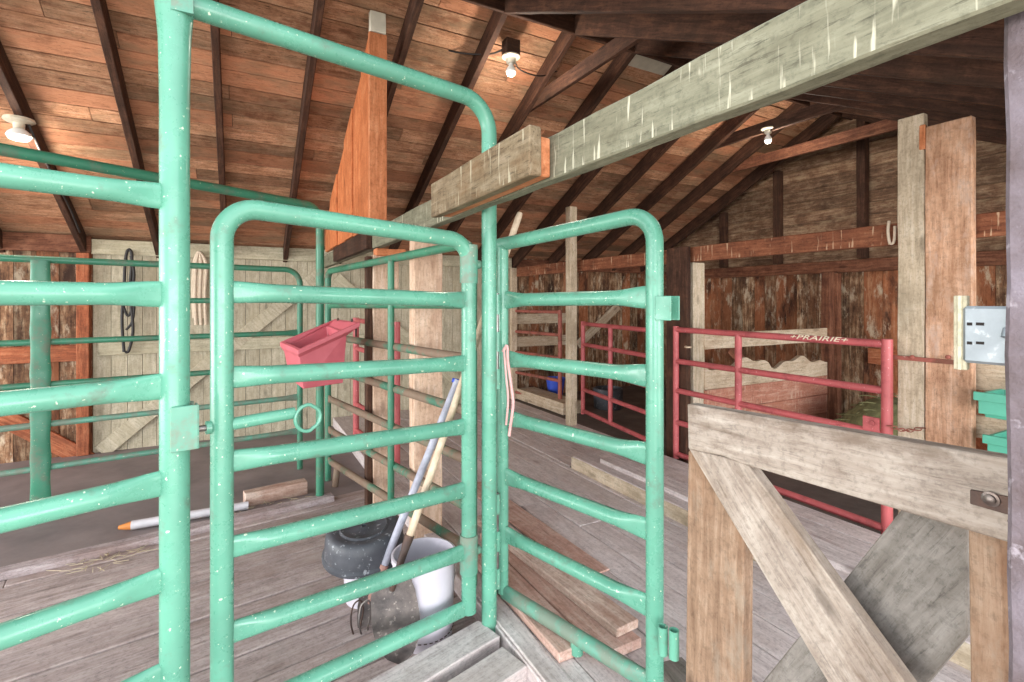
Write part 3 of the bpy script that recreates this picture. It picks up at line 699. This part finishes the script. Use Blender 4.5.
# slide latch keeper
m = MB(); zz = zc+.0-.028; c0 = H1+HD*.05
obox(m, c0+HN*.028, HD, HN, .03, .003, zz-.042, zz+.042); obox(m, c0-HN*.028, HD, HN, .03, .003, zz-.042, zz+.042)
obox(m, c0-HD*.02, HD, HN, .003, .028, zz-.042, zz+.042)
e = Vector((.83, -.55, 0)).normalized()
m.build('latch_keeper', M_green, g, bevel=.002)
for k, (px, py) in enumerate(((663, 640), (674, 644))):
    c = PZ(px, py, 1.69-.03*k); m = MB(); R = []
    for (r, z) in ((.0165, -.047), (.0165, .047), (.013, .047), (.013, -.02)):
        R.append([c+Vector((r*math.cos(2*PI*i/18), r*math.sin(2*PI*i/18), z)) for i in range(18)])
    m.rings(R, caps=False); m.build('latch_socket', M_green, g, smooth=True)

# ------------------------------------------------------------------ panels farther back
# tall arch behind
T1 = PZ(320, 470, 3.85); T0 = Vector((-1.9, 2.75, 0)); T1 = Vector((T1.x, T1.y, 0))
zt = zc+.715
t = thing('tall_bow_frame', 'tall dark green pipe arch behind the near panel, post beside red feeder', 'gate frame', (T1.x, T1.y, -.1))
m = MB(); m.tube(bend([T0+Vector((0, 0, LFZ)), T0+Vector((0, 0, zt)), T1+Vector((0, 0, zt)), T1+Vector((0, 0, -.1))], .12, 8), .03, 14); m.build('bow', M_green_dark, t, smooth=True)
# long panel across the pen
a = Vector((-1.25, 4.74, 0)); b = Vector((.48, 4.97, 0)); D = (b-a).normalized(); a2 = a-D*2.0
t = thing('corral_panel', 'low dark green rail panel across the pen before the light wall', 'fence panel', (b.x, b.y, -.1))
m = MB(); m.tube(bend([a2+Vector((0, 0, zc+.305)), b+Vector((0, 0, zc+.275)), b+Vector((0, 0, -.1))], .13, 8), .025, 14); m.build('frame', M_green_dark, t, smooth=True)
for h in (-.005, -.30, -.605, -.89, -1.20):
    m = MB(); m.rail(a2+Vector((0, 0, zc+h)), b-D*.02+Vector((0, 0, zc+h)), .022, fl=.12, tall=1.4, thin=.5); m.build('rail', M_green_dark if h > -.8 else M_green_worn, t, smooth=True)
m = MB(); nrm = Vector((D.y, -D.x, 0)); R = []
for k in range(60):
    z = -.09+(zc+.28+.09)*k/59; wv = abs(math.sin((z-.03)/.30*PI)); hw = .052+.006*(1-wv)
    c = a+Vector((0, 0, z))+nrm*(.026+.008*wv)
    R.append([c+D*hw*math.cos(2*PI*i/12)+nrm*.014*math.sin(2*PI*i/12) for i in range(12)])
m.rings(R); m.build('stay', M_green_dark, t, smooth=True)
# partition panel from the arch back along the pen
a = Vector((1.03, 2.32, 0)); b = PZ(328, 400, 4.3); b = Vector((b.x, b.y, 0)); D = (b-a).normalized()
t = thing('corral_panel', 'rusty green rail panel running from the arch to the capped post', 'fence panel', (b.x, b.y, -.1))
hts = [(.27, .245), (-.02, -.045), (-.30, -.31), (-.57, -.585), (-.82, -.845), (-1.06, -1.11), (-1.27, -1.375)]
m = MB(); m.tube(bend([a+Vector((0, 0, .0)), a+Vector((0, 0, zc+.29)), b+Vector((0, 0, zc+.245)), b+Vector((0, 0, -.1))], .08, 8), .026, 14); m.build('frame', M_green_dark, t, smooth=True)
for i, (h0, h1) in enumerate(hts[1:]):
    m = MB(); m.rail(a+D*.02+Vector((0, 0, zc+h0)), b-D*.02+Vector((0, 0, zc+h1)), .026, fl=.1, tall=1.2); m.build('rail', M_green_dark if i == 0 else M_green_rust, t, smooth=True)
q = a.lerp(b, .40); m = MB(); m.tube([q+Vector((-.03, 0, -.05)), q+Vector((-.03, 0, zc+.25))], .022, 12); m.build('stay', M_green_dark, t, smooth=True)
q = b-D*.18; m = MB(); m.tube([q+Vector((0, 0, -.1)), q+Vector((.02, 0, .08))], .026, 12); m.build('foot', M_green_rust, t, smooth=True)
# red panel behind it
def tube_gate(name, label, a, b, hs, r, mat, mids=(), cat='gate', feet=.1):
    a = Vector(a); b = Vector(b); a.z = b.z = 0; t = thing(name, label, cat, (a.x, a.y, 0))
    D = (b-a).normalized()
    for e, rr in ((a, r), (b, r*1.15)):
        m = MB(); m.tube([e+Vector((0, 0, feet)), e+Vector((0, 0, zc+hs[0]+.03))], rr, 14); m.build('end_post', mat, t, smooth=True)
    for h in hs:
        m = MB(); m.tube([a+Vector((0, 0, zc+h)), b+Vector((0, 0, zc+h))], r*.92, 12); m.build('rail', mat, t, smooth=True)
    for f in mids:
        q = a.lerp(b, f); m = MB(); m.tube([q+Vector((0, 0, zc+hs[-1])), q+Vector((0, 0, zc+hs[0]))], r, 12); m.build('stay', mat, t, smooth=True)
    return t
q0 = PZ(397, 400, 4.35); q1 = PZ(356, 400, 5.4)
tube_gate('stock_gate', 'narrow red gate seen between the two tan posts', q0, q1, (-.22, -.52, -.82, -1.12, -1.40), .028, M_red, cat='gate', feet=-.1)
# lettered red gate
g0 = PX(676, 400, 3.39); g1 = PX(887, 400, 3.37)
gt = tube_gate('stock_gate', 'red five rail gate lettered PRAIRIE on its top rail', g0, g1, (-.262, -.54, -.80, -1.08, -1.36), .026, M_red, (.385,), feet=.05)
fc = bpy.data.curves.new('lettering', 'FONT'); fc.body = '+PRAIRIE+'; fc.size = .07; fc.extrude = .0015; fc.shear = .25; fc.align_x = 'CENTER'; fc.align_y = 'CENTER'; fc.space_character = 1.05
tmp = bpy.data.objects.new('tmp', fc); C.objects.link(tmp); dg = bpy.context.evaluated_depsgraph_get(); me = bpy.data.meshes.new_from_object(tmp.evaluated_get(dg)); bpy.data.objects.remove(tmp)
for v in me.vertices: v.co.x *= 1.15; v.co.y *= .62
lt = bpy.data.objects.new('lettering', me); C.objects.link(lt); me.materials.clear(); me.materials.append(M_letter)
lc = PX(820, 341, 3.385); GDr = (g1-g0); GDr.z = 0; GDr.normalize()
lt.parent = gt; sdv = Vector((GDr.y, -GDr.x, 0)); 
# text x runs toward the camera's right (-Y), its normal faces the camera (-X)
xax = GDr; zax = Vector((-1, 0, .35)).normalized(); yax = zax.cross(xax).normalized(); zax = xax.cross(yax)
lt.rotation_euler = Matrix((xax, yax, zax)).transposed().to_euler()
on = g0+GDr*((lc-g0).dot(GDr)); lt.location = Vector((on.x, on.y, zc-.262))+zax*.0265-wloc(gt)
lt['label'] = 'cream painted letters'
m = MB(); q = PX(872, 424, 3.36); m.box(3.345, 3.36, q.y-.045, q.y+.045, q.z-.04, q.z+.045); m.tube([Vector((3.335, q.y-.01, q.z+.01)), Vector((3.35, q.y-.01, q.z+.01))], .014, 10); m.build('latch_plate', M_red, gt, bevel=.002)
m = MB(); q = PX(688, 347, 3.36); m.lathe([(.03, -.006), (.03, .006)], q, 12); m.tube([q, q+Vector((.03, .05, 0))], .008, 8); m.build('hinge_bolt', M_palep, gt, smooth=True)
# chain to the post
ct = thing('gate_chain', 'small rusty red chain from gate to paired board post', 'chain', PX(905, 427, 3.35))
a = PX(890, 426, 3.34); b = PX(922, 428, 3.40)
for k in range(9):
    c = a.lerp(b, k/8)-Vector((0, 0, .02*math.sin(PI*k/8))); d = (b-a).normalized(); u = Vector((0, 0, 1)) if k % 2 else Vector((1, 0, 0))
    m = MB(); m.tube([c+d*(.016*math.cos(x))+u*(.009*math.sin(x)) for x in [2*PI*i/12 for i in range(12)]], .003, 6, closed=True); m.build('link', M_redbrown, ct, smooth=True)
# second red gate
g0 = PZ(583, 400, 6.1); g1 = Vector((3.42, 3.42, 0))
tube_gate('stock_gate', 'red gate ajar behind the open green gate, farther than the lettered one', g0, g1, (-.29, -.54, -.83, -1.09, -1.35), .026, M_red, (.42,), feet=.06)
# brown gate at the back
tube_gate('stock_gate', 'rusty brown gate against the back wall beside the slim tan post', PZ(515, 350, 7.35), PZ(560, 350, 6.55), (-.16, -.46, -.76, -1.06, -1.35), .024, M_redbrown, feet=.05)
# blue bucket in the far corner
t = thing('bucket', 'small blue bucket behind the rusty brown gate', 'bucket', (4.1, 6.2, 0))
m = MB(); m.lathe([(.10, .0), (.14, .28), (.15, .28), (.15, .30), (.13, .30), (.095, .02)], (4.1, 6.2, 0), 24); m.build('bucket_wall', M_blue, t, smooth=True)
member('stall_ledge', 'pale wooden ledge low across the far stall opening', 'plank', (3.7, 5.2, .08), (3.7, 6.4, .08), .15, .3, (0, 0, 1), M_palep)
m = MB(); m.lathe([(.18, 0), (.19, .02), (.2, .26), (.18, .27), (.17, .05), (.02, .04)], (4.35, 5.3, 0), 24)
tag(m.build('feed_tub', M_rubber, smooth=True), 'dark round tub on the stall floor behind the second red gate', 'tub')

# ------------------------------------------------------------------ wooden gate at the front right
XG = 1.27
ZW = lambda px, py: PX(px, py, XG-.02)
wg = thing('wooden_gate', 'weathered wooden gate with diagonal braces at the front right', 'gate', (XG, .75, 0))
def poly_part(name, pts, X, th, mat, label=None):
    P = [PX(px, py, X) for px, py in pts]
    # local frame with grain along the first edge
    d = (P[1]-P[0]).normalized(); n = Vector((1, 0, 0)); u = n.cross(d)
    M = Matrix((d, u, n)).transposed(); inv = M.inverted()
    L = [inv @ (p-P[0]) for p in P]
    mb = MB(); mb.prism(L, (0, 0, th)); bm = mb.bm
    bmesh.ops.recalc_face_normals(bm, faces=bm.faces); me = bpy.data.meshes.new(name); bm.to_mesh(me); bm.free(); me.materials.append(mat)
    o = bpy.data.objects.new(name, me); C.objects.link(o); o.parent = wg; o.rotation_euler = M.to_euler(); o.location = P[0]-wloc(wg)
    b = o.modifiers.new('bevel', 'BEVEL'); b.width = .003; b.segments = 1; b.limit_method = 'ANGLE'
    if label: o['label'] = label
    return o
poly_part('top_rail', [(687, 404), (1020, 461), (1020, 546), (742, 464), (722, 456), (688, 449)], 1.225, .045, M_gatew)
poly_part('brace', [(688, 448), (832, 690), (910, 690), (772, 498), (748, 466), (742, 462)], 1.23, .04, M_gatew, 'pale brace falling to the right')
poly_part('upright', [(688, 451), (684, 800), (742, 800), (744, 466)], 1.275, .045, M_gateb, 'brown upright at the free end')
poly_part('brace', [(905, 505), (735, 716), (900, 716), (967, 636), (967, 505)], 1.322, .03, M_greyb, 'wide dark grey brace rising to the right')
poly_part('upright', [(968, 520), (972, 800), (1030, 800), (1030, 540)], 1.275, .045, M_gateb, 'brown upright at the hinge end')
m = MB(); a = PX(971, 496, 1.224); b = PX(1019, 507, 1.224)
m.prism([a+Vector((0, 0, .013)), b+Vector((0, 0, .016)), b-Vector((0, 0, .018)), a-Vector((0, 0, .014))], (-.005, 0, 0)); m.build('hinge_strap', M_iron, wg, bevel=.001)
m = MB(); q = PX(991, 499, 1.219); rot = Matrix.Rotation(-PI/2, 3, 'Y')
m.lathe([(.0135, 0), (.0135, .003), (.009, .004), (.009, .009), (.004, .011)], q, 20, mat=rot); m.build('bolt', M_steel, wg, smooth=True)
m = MB(); q = PX(1014, 522, 1.224); m.lathe([(.008, 0), (.008, .004), (.003, .006)], q, 12, mat=rot); m.build('bolt', M_steel, wg, smooth=True)
# base timber under the free end
member('base_timber', 'short dark timber on the floor under the wooden gate free end', 'timber', PH(672, 668, .03)+Vector((0, 0, 0)), PH(720, 720, .03), .07, .09, (0, 0, 1), M_greyb)

# door jamb at the right edge
m = MB(); R = []
for k in range(30):
    z = -.18+3.0*k/29; dx = .012*(1.45-z)*.6; j = lambda: random.uniform(-.0015, .0015)
    x0 = .955+dx*.35+j(); y1 = .291-dx*.45+j()
    R.append([Vector((x0, .02, z)), Vector((x0, y1, z)), Vector((x0+.2, y1, z)), Vector((x0+.2, .02, z))])
m.rings(R); tag(m.build('door_1', M_jamb, bevel=.006), kind='structure')
# grey latch case on the jamb
lx = .97; t = thing('latch_case', 'grey slotted metal latch case on a pale plate at the right edge', 'latch', (lx, .3, zc-.06))
zt_ = lambda y, Z: zc+(HOR-y)/F*Z
ca = PX(962, 305, lx); cb = PX(1010, 305, lx)
z1 = zc+(300-306)/500*.77; z0 = zc+(300-362)/500*.77
m = MB(); m.box(lx, lx+.03, cb.y-.01, ca.y, z0, z1); cs = m.build('case', M_galv, t, bevel=.004)
m = MB(); m.box(lx+.004, lx+.012, ca.y-.004, ca.y+.012, z0-.012, z1+.016); m.box(lx+.0, lx+.03, ca.y+.001, ca.y+.006, z0-.012, z1+.016); m.build('back_plate', M_paleX, t, bevel=.001)
m = MB()
for (sx0, sx1, sy) in ((967, 972, 324), (976, 984, 324), (967, 972, 343), (976, 984, 343)):
    a = PX(sx0, sy-1.6, lx-.0005); b = PX(sx1, sy+1.6, lx-.0005); m.box(lx-.001, lx+.001, b.y, a.y, b.z, a.z)
m.build('slot', M_dark, t)
m = MB(); q = PX(1005, 333, lx-.006); m.tube([q-Vector((0, 0, .006)), q+Vector((.004, 0, .004)), q+Vector((.01, -.01, .006))], .005, 10); m.build('thumb_lever', M_galv, t, smooth=True)

# teal crates
def crate(label, X, pxa, pxb, ya, yb):
    a = PX(pxa, ya, X); b = PX(pxb, yb, X); y1 = a.y; y0 = b.y-.25; z0 = b.z; z1 = a.z
    t = thing('crate', label, 'crate', (X+.15, (y0+y1)/2, z0), 'teal crates hung on the stall planks')
    m = MB(); i = .02
    m.hexa([(X+i, y0+i, z0), (X+.28, y0+i, z0), (X+.28, y1-i, z0), (X+i, y1-i, z0), (X, y0, z1), (X+.3, y0, z1), (X+.3, y1, z1), (X, y1, z1)])
    bm = m.bm; bm.faces.ensure_lookup_table(); tp = max(bm.faces, key=lambda f: f.calc_center_median().z)
    r = bmesh.ops.inset_region(bm, faces=[tp], thickness=.012); bmesh.ops.translate(bm, verts=tp.verts, vec=(0, 0, -(z1-z0)*.85))
    m.build('box', M_teal, t, bevel=.003)
    m = MB(); rr = .014
    m.box(X-rr, X, y0-rr, y1+rr, z1-.03, z1+.012); m.box(X, X+.3, y1, y1+rr, z1-.03, z1); m.build('rim', M_teal, t, bevel=.002)
crate('teal plastic crate below the grey latch case, upper of the pair', 3.2, 978, 1012, 394, 422)
crate('teal plastic crate directly under the upper teal crate', 3.2, 987, 1012, 437, 470)

# ------------------------------------------------------------------ things on and around the left deck
# red feeder
P = [PZ(290, 379, 3.36), PZ(303, 389, 3.14), PZ(343, 383, 3.36), PZ(334, 377, 3.56)]
Q = [PZ(283, 347, 3.36), PZ(299, 354, 3.12), PZ(347, 332, 3.34), PZ(328, 325, 3.58)]
Rm = [PZ(280, 342, 3.38), PZ(298, 350, 3.10), PZ(360, 322, 3.36), PZ(335, 319, 3.62)]
fd = thing('feed_trough', 'red plastic feed trough hooked on the rusty rail panel', 'feeder', (P[0]+P[2])/2)
m = MB(); cen = sum(Q, Vector())/4; cenb = sum(P, Vector())/4
m.rings([P, Q, [q.lerp(cen, .1) for q in Q], [p.lerp(cenb, .1)+Vector((0, 0, .015)) for p in P]]); m.build('trough', M_feed, fd, bevel=.004)
m = MB(); cr = sum(Rm, Vector())/4; dz = Vector((0, 0, .028))
m.rings([[q-dz for q in Rm], Rm, [q.lerp(cr, .1) for q in Rm], [q+Vector((0, 0, -.005)) for q in Q]], caps=False); m.rings([[q-dz for q in Rm], [q-dz*.8 for q in Q]], caps=False); m.build('rim', M_feed, fd, bevel=.002)
for pa_, pb_ in (((338, 321, 3.56), (343, 332, 3.98)), ((352, 322, 3.42), (356, 333, 3.88))):
    a = PZ(*pa_); b = PZ(*pb_); m = MB(); m.tube([a-dz, a+dz*.6, b+dz, b-dz], .007, 8); m.build('hook', M_iron, fd, smooth=True)

# buckets, tub and shovels
bx = PZ(424, 500, 2.31); bx = Vector((bx.x, bx.y, LFZ))
t = thing('bucket', 'large white plastic bucket with a pink smear beside the shovels', 'bucket', bx)
m = MB(); n = 40
m.lathe([(.10, .0), (.128, .004), (.132, .05), (.142, .36), (.148, .362), (.148, .385), (.138, .387), (.130, .06), (.02, .05)], bx, n); m.build('bucket_wall', M_white, t, smooth=True)
m = MB(); c = bx+Vector((0, 0, .35)); 
m.tube([c+Vector((-.15*math.cos(a), -.03-.155*math.sin(a)*.2, -.19*math.sin(a))) for a in [PI*k/16 for k in range(17)]], .004, 6); m.build('handle', M_steel, t, smooth=True)
m = MB()
for k in range(34):
    a = 2*PI*k/34; p = bx+Vector((math.cos(a)*.1335, math.sin(a)*.1335, .048)); d = Vector((-math.sin(a), math.cos(a), 0))
    m.tube([p-d*.007, p+d*.007], .0022, 5)
m.build('base_stitch_ring', M_iron, t)
b2 = PZ(366, 500, 2.60); b2 = Vector((b2.x, b2.y, LFZ))
t = thing('bucket', 'smaller white bucket under the upturned black tub', 'bucket', b2)
m = MB(); m.lathe([(.08, 0), (.10, .003), (.122, .25), (.126, .25), (.126, .265), (.115, .265), (.1, .03), (.02, .025)], b2, 32); m.build('bucket_wall', M_white, t, smooth=True)
tb = b2+Vector((-.005, .0, .272)); rot = Matrix.Rotation(math.radians(9), 3, Vector((.879, -.477, 0)))
m = MB(); m.lathe([(.205, -.03), (.212, -.026), (.212, -.01), (.2, .0), (.194, .065), (.185, .105), (.17, .118), (.155, .12), (.125, .114), (.115, .121), (.105, .114), (.04, .112), (.03, .117), (.012, .117), (.01, .106), (.002, .106)], tb, 44, mat=rot)
tag(m.build('rubber_tub', M_rubber, smooth=True), 'black rubber feed tub upside down on a white bucket, flecked with paint', 'tub')

def shovel_blade(c, ax, fw, L, W, mat, parent, name='blade'):
    """c tip; ax up the blade; fw facing normal"""
    ax = Vector(ax).normalized(); fw = Vector(fw); fw = (fw-ax*fw.dot(ax)).normalized(); sd = ax.cross(fw)
    m = MB(); R = []
    N = 12
    for k in range(N+1):
        f = k/N; hw = W/2*math.sqrt(max(.0, 1-(1-min(1, f/.55))**2)) if f < .55 else W/2*(1-.12*(f-.55)/.45)
        if f > .9: hw *= .93
        hw = max(hw, .01)
        row = []
        for j in range(9):
            s = (j-4)/4; row.append(c+ax*(L*f)+sd*(hw*s)+fw*(-.022*(1-s*s)*(.3+.7*f)))
        row += [p-fw*.004 for p in reversed(row)]
        R.append(row)
    m.rings(R); return m.build(name, mat, parent, smooth=True)
# grey handled shovel with blue grip
s0 = PZ(366, 610, 2.42); s1 = PZ(458, 380, 2.62)
t = thing('shovel', 'grey shafted shovel with rusty socket leaning right of the black tub', 'shovel', Vector((s0.x, s0.y, LFZ)))
d = (s1-s0).normalized()
m = MB(); m.tube([s0+d*.20, s1], .0195, 12); m.build('shaft', M_handleb, t, smooth=True)
m = MB(); m.tube([s0+d*.0, s0+d*.22], lambda f: .017+.007*f, 12); m.build('socket', M_handler, t, smooth=True)
m = MB(); e = PZ(466, 386, 2.62)-PZ(458, 386, 2.62); e.normalize(); c = s1-d*.02
m.tube([c-e*.0, c+e*.045+d*.0, c+e*.055-d*.05, c+e*.02-d*.065], .011, 10); m.tube([c+e*.06, c-e*.03+d*.02], .012, 10); m.build('grip', M_blue, t, smooth=True)
shovel_blade(PZ(376, 655, 2.34), (PZ(372, 600, 2.40)-PZ(376, 655, 2.34)), (-.4, -1, .2), .26, .15, M_blade, t)
# long wooden handled shovel
s0 = PZ(404, 552, 2.14); s1 = PZ(520, 213, 2.52); d = (s1-s0).normalized()
t = thing('shovel', 'long wood handled round shovel leaning in front of the large white bucket', 'shovel', Vector((s0.x, s0.y, LFZ)))
m = MB(); m.tube([s0+d*.04, s1-d*.02, s1], lambda f: .0165 if f < .9 else .014, 12); m.build('shaft', M_handlew, t, smooth=True)
bt = PZ(401, 664, 2.10)
m = MB(); m.tube([PZ(392, 590, 2.135), s0+d*.0, s0+d*.07], lambda f: .012+.0095*f, 12); m.build('socket', M_iron, t, smooth=True)
shovel_blade(bt, (PZ(392, 585, 2.13)-bt), (-.35, -1, .15), .34, .20, M_blade, t)
# wire loops
for i, (px, lab) in enumerate(((356, 'leftmost of the loops'), (364, 'overlapping loop nearest the shovel socket'))):
    c = PZ(px, 620, 2.33)
    cable('wire_loop', 'thin bent wire hoop before the small bucket, %s' % lab, [c+Vector((.03, 0, -.16)), c+Vector((0, 0, -.1)), c+Vector((-.025, -.01, 0)), c+Vector((-.012, 0, .07)), c+Vector((.02, 0, .085)), c+Vector((.035, .01, .03)), c+Vector((.02, .01, -.06)), c+Vector((.03, .01, -.15))], .004, M_steel if i else M_iron, 'wire')

# sill planks beside the foot of the arch
FD = Vector((math.cos(math.radians(14)), math.sin(math.radians(14)), 0)); FN = Vector((-FD.y, FD.x, 0))
c = Vector((.92, 1.985, -.045)); member('sill_plank', 'grey sill plank behind the foot of the arch post', 'plank', c-FD*2.2, c+FD*.05, .15, .085, FN, M_greyplank)
c = Vector((.985, 1.79, -.045)); member('sill_plank', 'grey sill plank in front of the arch post with a fresh cut end', 'plank', c-FD*2.2, c-FD*.0, .15, .085, FN, M_greyplank)
# kerb along the edge of the left deck
k0 = Vector((-3.6, 3.50, -.075)); k1 = Vector((.62, 4.13, -.075))
kd = (k1-k0).normalized(); kn = Vector((-kd.y, kd.x, 0))
member('kerb_board', 'rough pale kerb board along the far edge of the left deck', 'board', k0-kn*.06, k1-kn*.06, .09, .05, kn, M_deckl2, wob=.008)
a = PH(244, 499, -.055); b = PH(306, 486, -.055)
member('wood_offcut', 'short pale timber offcut lying on the kerb beside the tall arch post', 'timber', a+Vector((0, 0, -.0)), b, .10, .10, (0, 0, 1), M_plank)
a = PH(122, 527, -.07); b = PH(233, 508, -.07); d = (b-a).normalized()
t = thing('white_pole', 'grey white pole with an orange tip lying before the kerb', 'pole', a)
m = MB(); m.tube([a+d*.05, b+d*.1], .03, 14); m.build('pole_shaft', M_pvc, t, smooth=True)
m = MB(); m.tube([a-d*.02, a+d*.05], lambda f: .012+.016*f, 12); m.build('tip', M_orangep, t, smooth=True)
sp = PH(105, 560, LFZ)
strands('loose_straw', M_straw, (sp.x, sp.y, LFZ+.012), .22, .12, .012, 60, .09, .0018, 5, 'wisps of straw on the left deck near the kerb', 'straw')
sp = PH(250, 500, LFZ)
strands('loose_straw', M_straw, (sp.x, sp.y-.2, LFZ+.012), .4, .1, .012, 50, .07, .0018, 6, 'scattered straw bits on the deck below the timber offcut', 'straw')

# ------------------------------------------------------------------ loose planks on the right deck
def lp_(label, x0, x1, y0, y1, z0, z1, mat, ang=0):
    c = Vector(((x0+x1)/2, y0, (z0+z1)/2)); e = c+Vector((math.sin(ang), math.cos(ang), 0))*(y1-y0)
    return member('loose_plank', label, 'plank', c, e, x1-x0, z1-z0, (1, 0, 0), mat, wob=.002)
lp_('wide reddish loose plank just inside the open gate, leftmost of the stack', 1.115, 1.262, 1.66, 2.62, .0, .042, M_redplank)
lp_('brown loose plank under the short top plank, middle of the stack', 1.272, 1.47, 1.572, 2.75, .0, .042, M_redplank)
lp_('grey topped loose plank with cream cut end, uppermost on the stack', 1.375, 1.50, 1.62, 2.9, .044, .082, M_plank, ang=-.06)
lp_('flat reddish board lying on the grey deck right of the stack', 1.56, 1.74, 2.1, 3.6, .0, .012, M_redplank, ang=-.03)
lp_('grey plank lying flat under the gate bottom rail', 1.01, 1.105, .9, 2.35, .0, .012, M_greyplank)
lp_('pale plank lying along the raised step before the stalls', 2.62, 2.80, .4, 3.3, .1, .135, M_greyplank)

# ------------------------------------------------------------------ hangings on the wall
def strap(name, label, pxs, mat, r):
    t = cable(name, label, [PY(x, y, EY-.1) for x, y in pxs], r, mat, 'halter')
strap('black_halter', 'black leather halter strap hanging on the light wall, left loop', [(124, 352), (122, 320), (124, 290), (125, 265), (127, 252), (130, 250), (132, 258), (130, 285)], M_black, .014)
strap('black_halter', 'black leather halter strap hanging on the light wall, right loop', [(131, 256), (134, 275), (131, 300), (133, 330), (129, 350), (125, 352)], M_black, .014)
strap('black_halter', 'black halter strap looped low in the middle of the hanging halters', [(123, 305), (128, 316), (134, 306), (132, 322), (126, 330)], M_black, .012)
for i, (x, lab) in enumerate(((194, 'left strand'), (199, 'middle strand'), (204, 'right strand'))):
    cable('hanging_rope', 'pale rope hanging on the light wall right of the near post, %s' % lab, [PY(x, 318, EY-.08), PY(x-1, 290, EY-.09), PY(x+.5, 262, EY-.09), PY(199, 252, EY-.09), PY(x+2, 264, EY-.1), PY(x+1, 295, EY-.1), PY(x+2, 325, EY-.1)], .017, M_ropew, 'rope')
cable('baling_twine', 'pink twine hanging down the hinge post of the open green gate', [PZ(503, 352, 2.30), PZ(507, 346, 2.30), PZ(508, 362, 2.29), PZ(511, 385, 2.29), PZ(513, 405, 2.29), PZ(509, 436, 2.29)], .007, M_twine, 'twine')
cable('baling_twine', 'second thinner pink twine strand beside the open gate hinge post', [PZ(504, 350, 2.29), PZ(506, 375, 2.28), PZ(508, 400, 2.28), PZ(506, 425, 2.28)], .005, M_twine, 'twine')
